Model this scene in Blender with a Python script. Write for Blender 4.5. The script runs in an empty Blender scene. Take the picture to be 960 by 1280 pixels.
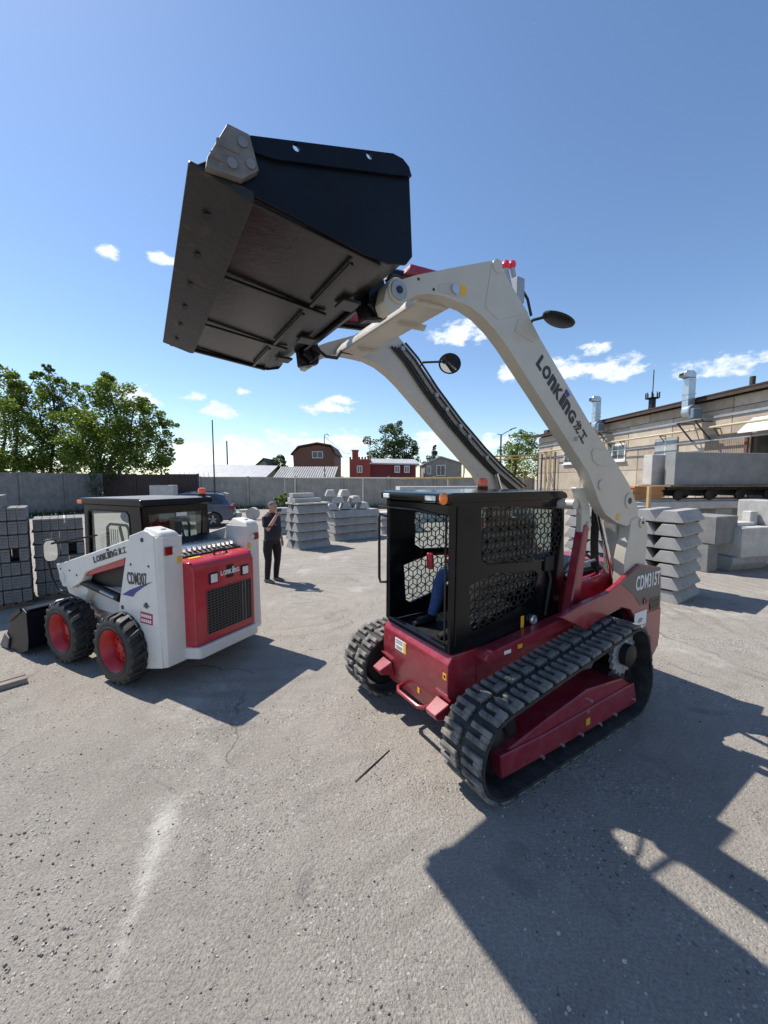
import bpy, bmesh, math, random
from mathutils import Vector as V, Matrix
R=math.radians
rnd=random.Random(7)
scene=bpy.context.scene
COL=scene.collection

# ---------------------------------------------------------------- camera
F_PX,CAM_H,HOR=480.0,2.2,600.0          # focal length in photo pixels, eye height, horizon row
PITCH=math.atan((640-HOR)/F_PX)
cd=bpy.data.cameras.new('camera'); cam=bpy.data.objects.new('camera',cd); COL.objects.link(cam)
cam.location=(0,0,CAM_H); cam.rotation_euler=(R(90)-PITCH,0,0)
cd.sensor_fit='HORIZONTAL'; cd.sensor_width=36; cd.lens=36*F_PX/960; cd.clip_start=.05; cd.clip_end=3000
scene.camera=cam
def ray(u,v):
    c,s=math.cos(PITCH),math.sin(PITCH); a,b,d=(u-480)/F_PX,1.0,(640-v)/F_PX
    return V((a,b*c+d*s,-b*s+d*c))
def gnd(u,v,z=0.0):
    d=ray(u,v); return V((0,0,CAM_H))+d*((z-CAM_H)/d.z)
def at(u,v,y):
    d=ray(u,v); return V((0,0,CAM_H))+d*(y/d.y)

# ---------------------------------------------------------------- sun, sky, exposure
SUN=V((-.60,.345,1.0)).normalized()
EL=math.asin(SUN.z); AZ=math.atan2(SUN.x,SUN.y)
sl=bpy.data.lights.new('sun','SUN'); sl.energy=5.0; sl.angle=R(.53); sl.color=(1,.93,.835)
so=bpy.data.objects.new('sun',sl); COL.objects.link(so); so.rotation_euler=SUN.to_track_quat('Z','Y').to_euler(); so.location=(-20,12,33)
world=bpy.data.worlds.new('World'); scene.world=world; world.use_nodes=True
def build_world():
    nt=world.node_tree; N=nt.nodes; K=nt.links; N.clear()
    def n(t,**k):
        o=N.new(t)
        for a,b in k.items(): setattr(o,a,b)
        return o
    def m(op,a,b=None,c=None,clamp=False):
        o=n('ShaderNodeMath',operation=op,use_clamp=clamp)
        for i,x in enumerate((a,b,c)):
            if x is None: continue
            if isinstance(x,(int,float)): o.inputs[i].default_value=x
            else: K.new(x,o.inputs[i])
        return o.outputs[0]
    sky=n('ShaderNodeTexSky',sky_type='NISHITA'); sky.sun_disc=False
    sky.sun_elevation=EL; sky.sun_rotation=AZ; sky.altitude=200; sky.air_density=1.0; sky.dust_density=.25; sky.ozone_density=3.0
    tc=n('ShaderNodeTexCoord'); sp=n('ShaderNodeSeparateXYZ'); K.new(tc.outputs['Generated'],sp.inputs[0])
    az=m('ARCTAN2',sp.outputs[0],sp.outputs[1]); el=m('ARCSINE',sp.outputs[2])
    def noise(sc,det,ro,stretch=1.7):
        mp=n('ShaderNodeMapping'); mp.inputs['Scale'].default_value=(1,1,stretch); K.new(tc.outputs['Generated'],mp.inputs[0])
        t=n('ShaderNodeTexNoise'); t.inputs['Scale'].default_value=sc; t.inputs['Detail'].default_value=det; t.inputs['Roughness'].default_value=ro
        K.new(mp.outputs[0],t.inputs[0]); return t.outputs[0]
    nz=noise(26,7,.6); big=noise(5.5,3,.5,4.0)
    nzc=m('SUBTRACT',nz,.5)
    puffs=[(578,416,34,12),(560,420,18,8),(700,462,46,14),(770,460,30,13),(742,437,17,8),(905,456,55,11),(958,446,30,9),
           (137,316,12,7),(204,322,17,6),(277,513,20,8),(410,509,24,7),(396,511,14,6),(428,500,14,7),(238,496,15,5),
           (385,556,44,12),(436,551,30,11),(165,500,30,14),(240,562,34,10),(300,556,28,10),(545,553,34,12),(612,553,26,9),(641,466,14,10),(305,489,10,4),(338,541,10,5),(700,548,30,9)]
    acc=None
    for (u,v,a,b) in puffs:
        d=ray(u,v).normalized(); a0=math.atan2(d.x,d.y); e0=math.asin(d.z)
        k=(F_PX/ray(u,v).length**2) ; ra=a/F_PX*math.cos(a0)**2*1.05; re=b/F_PX*math.cos(e0)**2*1.05*math.cos(a0)
        x=m('MULTIPLY',m('SUBTRACT',az,a0),1/ra); y=m('MULTIPLY',m('SUBTRACT',el,e0),1/re)
        s=m('SUBTRACT',1.0,m('ADD',m('MULTIPLY',x,x),m('MULTIPLY',y,y)))
        acc=s if acc is None else m('MAXIMUM',acc,s)
    d1=m('ADD',m('MAXIMUM',acc,-2.2),m('MULTIPLY',nzc,7.5))
    # scattered fair-weather cloud low over the rest of the horizon
    band=m('MULTIPLY',m('SUBTRACT',big,.60),16.0)
    lowb=m('SUBTRACT',1.0,m('MULTIPLY',m('ABSOLUTE',m('SUBTRACT',el,.16)),7.0))
    back=m('GREATER_THAN',m('ABSOLUTE',az),.95)
    d2=m('ADD',m('MULTIPLY',m('ADD',m('MINIMUM',band,lowb),m('MULTIPLY',nzc,3.0)),back),m('MULTIPLY',m('SUBTRACT',back,1.0),9.0))
    dens=m('MAXIMUM',d1,d2)
    rmp=n('ShaderNodeMapRange',interpolation_type='SMOOTHSTEP'); K.new(dens,rmp.inputs[0])
    for i,x in enumerate((-.55,1.15,0,.93)): rmp.inputs[i+1].default_value=x
    core=n('ShaderNodeMapRange'); K.new(m('ADD',dens,m('MULTIPLY',m('SUBTRACT',noise(60,4,.6),.5),2.0)),core.inputs[0])
    for i,x in enumerate((0,2.6,0,1)): core.inputs[i+1].default_value=x
    cc=n('ShaderNodeMix',data_type='RGBA'); K.new(core.outputs[0],cc.inputs[0])
    cc.inputs[6].default_value=(5.6,6.1,6.9,1); cc.inputs[7].default_value=(6.4,6.6,6.9,1)
    mx=n('ShaderNodeMix',data_type='RGBA'); hs=n('ShaderNodeHueSaturation'); hs.inputs['Saturation'].default_value=1.04; K.new(sky.outputs[0],hs.inputs['Color']); K.new(rmp.outputs[0],mx.inputs[0]); K.new(hs.outputs[0],mx.inputs[6]); K.new(cc.outputs[2],mx.inputs[7])
    bg=n('ShaderNodeBackground'); bg.inputs[1].default_value=.13; K.new(mx.outputs[2],bg.inputs[0])
    out=n('ShaderNodeOutputWorld'); K.new(bg.outputs[0],out.inputs[0])
build_world()
vs=scene.view_settings; vs.view_transform='Standard'; vs.look='None'; vs.exposure=0.42; vs.gamma=1; vs.use_curve_mapping=False
scene.render.engine='CYCLES'; scene.cycles.transparent_max_bounces=24

# ---------------------------------------------------------------- materials
MATS={}
def mat(name,col,rough=.6,metal=0.0,var=.12,scale=6.0,bump=0.0,bscale=60.0,col2=None,spots=None,coat=0.0,dust=0.0,stretch=(1,1,1),spec=.5):
    """Principled material: base colour broken up by noise, optional second colour, dark/pale spots, dust on upward faces, fine bump."""
    if name in MATS: return MATS[name]
    M=bpy.data.materials.new(name); M.use_nodes=True; nt=M.node_tree; N=nt.nodes; K=nt.links
    b=N['Principled BSDF']; b.inputs['Roughness'].default_value=rough; b.inputs['Metallic'].default_value=metal
    b.inputs['Specular IOR Level'].default_value=spec
    if coat: b.inputs['Coat Weight'].default_value=coat; b.inputs['Coat Roughness'].default_value=.08
    tc=N.new('ShaderNodeTexCoord'); mp=N.new('ShaderNodeMapping'); mp.inputs['Scale'].default_value=stretch; K.new(tc.outputs['Object'],mp.inputs[0])
    ns=N.new('ShaderNodeTexNoise'); ns.inputs['Scale'].default_value=scale; ns.inputs['Detail'].default_value=8; ns.inputs['Roughness'].default_value=.62; K.new(mp.outputs[0],ns.inputs[0])
    mr=N.new('ShaderNodeMapRange'); K.new(ns.outputs[0],mr.inputs[0]); mr.inputs[1].default_value=.32; mr.inputs[2].default_value=.68
    mix=N.new('ShaderNodeMix'); mix.data_type='RGBA'; K.new(mr.outputs[0],mix.inputs[0])
    c2=col2 or tuple(min(1,c*(1+var)) for c in col); c1=col if col2 else tuple(c*(1-var) for c in col)
    mix.inputs[6].default_value=(*c1,1); mix.inputs[7].default_value=(*c2,1); outc=mix.outputs[2]
    if spots:
        sc,thr,scol,amt=spots
        n2=N.new('ShaderNodeTexNoise'); n2.inputs['Scale'].default_value=sc; n2.inputs['Detail'].default_value=6; n2.inputs['Roughness'].default_value=.7; K.new(mp.outputs[0],n2.inputs[0])
        m2=N.new('ShaderNodeMapRange'); K.new(n2.outputs[0],m2.inputs[0]); m2.inputs[1].default_value=thr; m2.inputs[2].default_value=thr+.08; m2.inputs[4].default_value=amt
        x=N.new('ShaderNodeMix'); x.data_type='RGBA'; K.new(m2.outputs[0],x.inputs[0]); K.new(outc,x.inputs[6]); x.inputs[7].default_value=(*scol,1); outc=x.outputs[2]
    if dust:
        n3=N.new('ShaderNodeTexNoise'); n3.inputs['Scale'].default_value=9; n3.inputs['Detail'].default_value=7; n3.inputs['Roughness'].default_value=.7; K.new(tc.outputs['Object'],n3.inputs[0])
        m3=N.new('ShaderNodeMapRange'); K.new(n3.outputs[0],m3.inputs[0]); m3.inputs[1].default_value=.42; m3.inputs[2].default_value=.78; m3.inputs[4].default_value=dust
        x=N.new('ShaderNodeMix'); x.data_type='RGBA'; K.new(m3.outputs[0],x.inputs[0]); K.new(outc,x.inputs[6]); x.inputs[7].default_value=(.33,.30,.26,1); outc=x.outputs[2]
        ad=N.new('ShaderNodeMath'); ad.operation='MULTIPLY_ADD'; K.new(m3.outputs[0],ad.inputs[0]); ad.inputs[1].default_value=.6; ad.inputs[2].default_value=rough; K.new(ad.outputs[0],b.inputs['Roughness'])
    K.new(outc,b.inputs['Base Color'])
    if bump:
        n4=N.new('ShaderNodeTexNoise'); n4.inputs['Scale'].default_value=bscale; n4.inputs['Detail'].default_value=6; n4.inputs['Roughness'].default_value=.65; K.new(mp.outputs[0],n4.inputs[0])
        bp=N.new('ShaderNodeBump'); bp.inputs['Strength'].default_value=bump; bp.inputs['Distance'].default_value=.02; K.new(n4.outputs[0],bp.inputs['Height']); K.new(bp.outputs[0],b.inputs['Normal'])
    MATS[name]=M; return M
def emis(name,col,e):
    M=mat(name,col,.3); b=M.node_tree.nodes['Principled BSDF']; b.inputs['Emission Color'].default_value=(*col,1); b.inputs['Emission Strength'].default_value=e; return M
def glass(name,tint,trans,rough=.03):
    M=bpy.data.materials.new(name); M.use_nodes=True; nt=M.node_tree; N=nt.nodes; K=nt.links; N.clear()
    t=N.new('ShaderNodeBsdfTransparent'); t.inputs[0].default_value=(*[c*trans for c in tint],1)
    g=N.new('ShaderNodeBsdfGlossy'); g.inputs['Roughness'].default_value=rough; g.inputs[0].default_value=(.9,.95,1,1)
    lw=N.new('ShaderNodeLayerWeight'); lw.inputs[0].default_value=.5
    p5=N.new('ShaderNodeMath'); p5.operation='POWER'; K.new(lw.outputs['Facing'],p5.inputs[0]); p5.inputs[1].default_value=5
    fr=N.new('ShaderNodeMath'); fr.operation='MULTIPLY_ADD'; K.new(p5.outputs[0],fr.inputs[0]); fr.inputs[1].default_value=.9; fr.inputs[2].default_value=.04
    mx=N.new('ShaderNodeMixShader'); K.new(fr.outputs[0],mx.inputs[0]); K.new(t.outputs[0],mx.inputs[1]); K.new(g.outputs[0],mx.inputs[2])
    o=N.new('ShaderNodeOutputMaterial'); K.new(mx.outputs[0],o.inputs[0]); MATS[name]=M; return M
white=mat('white_paint',(.48,.455,.39),.33,var=.05,scale=3,coat=.2,dust=.16,spots=(3.5,.64,(.36,.33,.28),.35))
white2=mat('white_paint_small',(.70,.68,.635),.30,var=.04,scale=3,coat=.25,dust=.16,spots=(3.5,.64,(.46,.43,.38),.35))
crim=mat('crimson_paint',(.25,.010,.026),.32,var=.14,scale=3,coat=.4,dust=.17,bump=.02,bscale=90)
redp=mat('red_paint',(.45,.014,.030),.32,var=.10,scale=3,coat=.4,dust=.10)
rimr=mat('rim_red',(.42,.008,.012),.4,var=.15,scale=9,dust=.10)
blk=mat('black_paint',(.004,.0045,.006),.16,var=.3,scale=5,coat=0,dust=.006,spec=.30)
blkm=mat('black_matt',(.010,.010,.011),.5,var=.3,scale=12,dust=.03,spec=.35)
buck=mat('bucket_paint',(.003,.005,.010),.34,var=.3,scale=4,coat=0,dust=.012,spec=.22)
bfl=mat('bucket_floor',(.010,.009,.0085),.24,var=.5,scale=3.5,spots=(4,.60,(.045,.034,.027),.5),bump=.12,bscale=25)
bedge=mat('cutting_edge_steel',(.011,.010,.009),.40,var=.5,scale=6,spots=(7,.57,(.10,.05,.028),.55),bump=.25,bscale=30)
cast=mat('cast_steel',(.17,.16,.15),.55,metal=.3,var=.25,scale=14,bump=.4,bscale=35)
zinc=mat('zinc_bolt',(.55,.56,.58),.35,metal=.9,var=.1)
chrome=mat('chrome_rod',(.75,.75,.76),.12,metal=1,var=.03)
steel=mat('grey_steel',(.33,.35,.37),.45,metal=.5,var=.15,scale=10)
rubb=mat('track_rubber',(.020,.020,.021),.75,var=.35,scale=14,dust=.16,bump=.25,bscale=60)
lugm=mat('track_lug_rubber',(.12,.115,.108),.82,var=.45,scale=8,dust=.75,bump=.3,bscale=70)
tyrem=mat('tyre_rubber',(.013,.013,.014),.55,var=.3,scale=12,dust=.07,bump=.15,bscale=60)
orange=mat('orange_lens',(.85,.20,.02),.25,var=.05,coat=.5)
beac=mat('beacon_orange',(.90,.10,.015),.2,var=.05,coat=.5)
redl=mat('tail_lens',(.22,.008,.010),.2,coat=.6,var=.1)
lampw=mat('lamp_lens',(.72,.74,.74),.2,coat=.6,var=.1)
yel=mat('yellow_sticker',(.75,.40,.02),.5,var=.08)
wst=mat('white_sticker',(.75,.75,.73),.5,var=.03)
txtk=mat('black_lettering',(.012,.012,.014),.4,var=.05)
txtw=mat('white_lettering',(.74,.74,.74),.4,var=.03)
navy=mat('blue_lettering',(.02,.03,.22),.4,var=.05)
sred=mat('red_sticker',(.42,.02,.05),.5,var=.05)
dgrey=mat('dark_grey_vinyl',(.10,.095,.088),.45,var=.06)
hose=mat('hose_rubber',(.012,.012,.013),.5,var=.2)
gl_dark=glass('cab_glass',(.84,.90,.89),.80)
gl_clear=glass('window_glass',(.90,.95,.94),.93)
mirr=mat('mirror_face',(.75,.78,.80),.04,metal=1,var=.01)

# ---------------------------------------------------------------- mesh helpers
class MB:
    def __init__(s): s.v=[]; s.f=[]; s.mi=None
    def add(s,vs,fs):
        o=len(s.v); s.v+= [tuple(p) for p in vs]; s.f+=[tuple(i+o for i in f) for f in fs]; return s
    def box(s,x0,x1,y0,y1,z0,z1):
        return s.add([(x0,y0,z0),(x1,y0,z0),(x1,y1,z0),(x0,y1,z0),(x0,y0,z1),(x1,y0,z1),(x1,y1,z1),(x0,y1,z1)],
            [(0,3,2,1),(4,5,6,7),(0,1,5,4),(1,2,6,5),(2,3,7,6),(3,0,4,7)])
    def hexa(s,p): return s.add(p,[(0,3,2,1),(4,5,6,7),(0,1,5,4),(1,2,6,5),(2,3,7,6),(3,0,4,7)])
    def bar(s,a,b,w,h,up=(0,0,1)):
        a,b=V(a),V(b); d=(b-a).normalized(); up=V(up)
        if abs(d.dot(up))>.98: up=V((1,0,0))
        x=d.cross(up).normalized()*(w/2); z=x.cross(d).normalized()*(h/2)
        return s.hexa([a-x-z,a+x-z,b+x-z,b-x-z,a-x+z,a+x+z,b+x+z,b-x+z])
    def prism(s,poly,a,b,ax='y'):
        n=len(poly)
        f={'y':lambda p,t:(p[0],t,p[1]),'x':lambda p,t:(t,p[0],p[1]),'z':lambda p,t:(p[0],p[1],t)}[ax]
        vs=[f(p,a) for p in poly]+[f(p,b) for p in poly]
        return s.add(vs,[tuple(range(n)),tuple(range(2*n-1,n-1,-1))]+[(i,(i+1)%n,n+(i+1)%n,n+i) for i in range(n)])
    def cyl(s,a,b,r,n=16,r2=None,cap=True):
        a,b=V(a),V(b); d=(b-a).normalized(); q=d.orthogonal().normalized(); w=d.cross(q); r2=r if r2 is None else r2
        ring=lambda c,rr:[c+(q*math.cos(2*math.pi*i/n)+w*math.sin(2*math.pi*i/n))*rr for i in range(n)]
        fs=[(i,(i+1)%n,n+(i+1)%n,n+i) for i in range(n)]
        if cap: fs+=[tuple(range(n-1,-1,-1)),tuple(range(n,2*n))]
        return s.add(ring(a,r)+ring(b,r2),fs)
    def tube(s,pts,r,n=8,cap=True,rs=None):
        pts=[V(p) for p in pts]; m=len(pts); vs=[]; fs=[]; pq=None
        for k,p in enumerate(pts):
            d=(pts[min(k+1,m-1)]-pts[max(k-1,0)]).normalized()
            q=d.orthogonal().normalized() if pq is None else (pq-d*pq.dot(d)).normalized()
            pq=q; w=d.cross(q); rr=rs[k] if rs else r
            vs+=[p+(q*math.cos(2*math.pi*i/n)+w*math.sin(2*math.pi*i/n))*rr for i in range(n)]
            if k: fs+=[((k-1)*n+i,(k-1)*n+(i+1)%n,k*n+(i+1)%n,k*n+i) for i in range(n)]
        if cap: fs+=[tuple(range(n-1,-1,-1)),tuple(range((m-1)*n,m*n))]
        return s.add(vs,fs)
    def lathe(s,prof,o=(0,0,0),axis=(0,0,1),n=24,ring=False):
        if ring: prof=list(prof)+[prof[0]]
        o=V(o); d=V(axis).normalized(); q=d.orthogonal().normalized(); w=d.cross(q); vs=[]; fs=[]; m=len(prof)
        for (r,t) in prof: vs+=[o+d*t+(q*math.cos(2*math.pi*i/n)+w*math.sin(2*math.pi*i/n))*max(r,1e-4) for i in range(n)]
        for k in range(m-1): fs+=[(k*n+i,k*n+(i+1)%n,(k+1)*n+(i+1)%n,(k+1)*n+i) for i in range(n)]
        if not ring: fs+=[tuple(range(n-1,-1,-1)),tuple(range((m-1)*n,m*n))]
        return s.add(vs,fs)
    def rings(s,rs,n=14):
        """loft through (centre, axis1, axis2) ellipses"""
        vs=[];fs=[];m=len(rs)
        for c,a,b in rs:
            c,a,b=V(c),V(a),V(b); vs+=[c+a*math.cos(2*math.pi*i/n)+b*math.sin(2*math.pi*i/n) for i in range(n)]
        for k in range(m-1): fs+=[(k*n+i,k*n+(i+1)%n,(k+1)*n+(i+1)%n,(k+1)*n+i) for i in range(n)]
        fs+=[tuple(range(n-1,-1,-1)),tuple(range((m-1)*n,m*n))]
        return s.add(vs,fs)
    def plate(s,outer,holes,a,b,ax='y'):
        """flat plate with holes, between a and b along ax"""
        bm=bmesh.new(); ed=[]
        for loop in [outer]+list(holes):
            vv=[bm.verts.new((p[0],p[1],0)) for p in loop]
            ed+=[bm.edges.new((vv[i],vv[(i+1)%len(vv)])) for i in range(len(vv))]
        bmesh.ops.triangle_fill(bm,use_beauty=True,use_dissolve=False,edges=ed,normal=(0,0,1))
        g=bmesh.ops.extrude_face_region(bm,geom=list(bm.faces),use_keep_orig=True)
        bmesh.ops.translate(bm,vec=(0,0,1),verts=[e for e in g['geom'] if isinstance(e,bmesh.types.BMVert)])
        bm.verts.index_update()
        f={'y':lambda p:(p.x,a+(b-a)*p.z,p.y),'x':lambda p:(a+(b-a)*p.z,p.x,p.y),'z':lambda p:(p.x,p.y,a+(b-a)*p.z)}[ax]
        s.add([f(v.co) for v in bm.verts],[tuple(v.index for v in fc.verts) for fc in bm.faces]); bm.free(); return s
    def mesh(s,name,bevel=0,smooth=35,seg=1):
        me=bpy.data.meshes.new(name); me.from_pydata(s.v,[],s.f); me.validate()
        bm=bmesh.new(); bm.from_mesh(me); bmesh.ops.recalc_face_normals(bm,faces=bm.faces)
        if bevel:
            es=[e for e in bm.edges if len(e.link_faces)==2 and e.calc_face_angle(0)>R(28)]
            if es: bmesh.ops.bevel(bm,geom=es,offset=bevel,segments=seg,profile=.6,affect='EDGES',clamp_overlap=True)
        bm.to_mesh(me); bm.free()
        if smooth: me.shade_smooth(); me.set_sharp_from_angle(angle=R(smooth))
        return me
    def build(s,name,m,parent=None,bevel=0,smooth=35,seg=1):
        o=link(s.mesh(name,bevel,smooth,seg),name,m,parent)
        if bevel and smooth: weighted(o)
        return o
def weighted(o):
    w=o.modifiers.new('weighted_normal','WEIGHTED_NORMAL'); w.weight=60; w.keep_sharp=True
def link(me,name,m,parent=None):
    if m is not None and not me.materials: me.materials.append(m)
    o=bpy.data.objects.new(name,me); COL.objects.link(o)
    if parent is not None: o.parent=parent
    return o
def tag(o,label=None,cat=None,group=None,kind=None):
    if label: o['label']=label
    if cat: o['category']=cat
    if group: o['group']=group
    if kind: o['kind']=kind
    return o
def empty(name,loc,fwd=None,rz=0):
    o=bpy.data.objects.new(name,None); COL.objects.link(o); o.location=loc; o.empty_display_size=.2
    o.rotation_euler=(0,0,math.atan2(fwd[1],fwd[0]) if fwd is not None else rz); return o
def dup(o,parent=None):
    c=o.copy(); COL.objects.link(c); c.parent=parent
    for ch in list(o.children): dup(ch,c)
    return c
def mirror_y(o,parent):
    """mirrored copy of a part (own mesh data) across y=0"""
    me=o.data.copy(); me.transform(Matrix.Diagonal((1,-1,1,1))); me.flip_normals()
    c=bpy.data.objects.new(o.name.split('.')[0],me); COL.objects.link(c); c.parent=parent
    if o.modifiers: weighted(c)
    for ch in list(o.children): mirror_y(ch,c)
    return c
FONT_CACHE={}
def text_mesh(s,off=0.0,ext=.0012):
    k=(s,off)
    if k in FONT_CACHE: return FONT_CACHE[k].copy()
    c=bpy.data.curves.new('lettering','FONT'); c.body=s; c.offset=off; c.space_character=1.0+off*2.2; c.extrude=.5; c.resolution_u=3
    o=bpy.data.objects.new('lettering_source',c); COL.objects.link(o)
    bpy.context.view_layer.update()
    me=bpy.data.meshes.new_from_object(o.evaluated_get(bpy.context.evaluated_depsgraph_get())); bpy.data.objects.remove(o)
    bb=[(min(v.co[i] for v in me.vertices),max(v.co[i] for v in me.vertices)) for i in range(2)]
    w=bb[0][1]-bb[0][0]; h=bb[1][1]-bb[1][0]
    me.transform(Matrix.Diagonal((1/w,1/h,1,1))@Matrix.Translation((-bb[0][0],-bb[1][0],0)))
    FONT_CACHE[k]=me; return me.copy()
def lettering(s,o,r,n,w,h,m,parent,off=.03,name='lettering',lift=.003):
    """text of exact width w and height h whose lower left corner is o, running along r on a face with normal n"""
    r,n=V(r).normalized(),V(n).normalized(); u=n.cross(r).normalized(); o=V(o)+n*lift
    me=text_mesh(s,off); me.materials.clear(); me.materials.append(m)
    M=Matrix(((r.x*w,u.x*h,n.x*.002,o.x),(r.y*w,u.y*h,n.y*.002,o.y),(r.z*w,u.z*h,n.z*.002,o.z),(0,0,0,1)))
    me.transform(M); return link(me,name,None,parent)
def brand(o,r,n,w,h,m,parent,lift=.003,cjk=True,dot=None):
    """the maker's name as it stands on the arm: L O n K i n G and the two characters"""
    r,n=V(r).normalized(),V(n).normalized(); u=n.cross(r).normalized(); o=V(o)
    cells=[('L',.095,1),('O',.125,1),('n',.115,1),('K',.125,1),('i',.062,1.0),('n',.115,1),('G',.125,1)]
    g=.012; x=0; tot=sum(c[1]+g for c in cells)+(.30 if cjk else 0)
    k=w/tot
    for ch,cw,hh in cells:
        if ch=='i':
            mb=MB(); a=o+r*(x*k)+n*lift
            def q(x0,x1,y0,y1,mm,nm):
                b=MB(); P=[a+r*x0+u*y0,a+r*x1+u*y0,a+r*x1+u*y1,a+r*x0+u*y1]
                b.hexa([*P,*[p+n*.002 for p in P]]); b.build(nm,mm,parent,smooth=0)
            q(0,cw*k,0,h*.98,m,'lettering'); q(0,cw*k*1.25,h*1.10,h*1.42,dot or m,'lettering_dot')
        else:
            lettering(ch,o+r*(x*k),r,n,cw*k,h*hh,m,parent,off=.045,lift=lift)
        x+=cw+g
    if cjk:
        lettering('龙',o+r*((x+.02)*k),r,n,.125*k,h,m,parent,off=.02,lift=lift)
        lettering('工',o+r*((x+.165)*k),r,n,.125*k,h*.86,m,parent,off=.03,lift=lift)
def disc(c,n,r,t,m,parent,name,nn=14,bevel=0): 
    c,n=V(c),V(n).normalized(); return MB().cyl(c,c+n*t,r,nn).build(name,m,parent,bevel=bevel)
def inside(p,poly):
    c=False; j=len(poly)-1
    for i in range(len(poly)):
        a,b=poly[i],poly[j]
        if (a[1]>p[1])!=(b[1]>p[1]) and p[0]<(b[0]-a[0])*(p[1]-a[1])/(b[1]-a[1])+a[0]: c=not c
        j=i
    return c
def rhomb(poly,y,s=.060,w=.0085,t=.006):
    """cube-pattern steel guard cut to poly, lying in the plane y"""
    mb=MB(); xs=[p[0] for p in poly]; zs=[p[1] for p in poly]; seen=set(); h=s*math.sqrt(3)
    j=0; z=min(zs)-s
    while z<max(zs)+s:
        x=min(xs)-h+(h/2 if j%2 else 0)
        while x<max(xs)+h:
            P=[(x+s*math.sin(k*math.pi/3),z+s*math.cos(k*math.pi/3)) for k in range(6)]
            segs=[(P[k],P[(k+1)%6]) for k in range(6)]+[((x,z),P[k]) for k in (1,3,5)]
            for a,b in segs:
                mx,mz=(a[0]+b[0])/2,(a[1]+b[1])/2; key=(round(mx,3),round(mz,3))
                if key in seen: continue
                seen.add(key)
                if inside((mx,mz),poly) : mb.bar((a[0],y,a[1]),(b[0],y,b[1]),w,t,(0,1,0))
            x+=h
        z+=1.5*s; j+=1
    return mb

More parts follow.
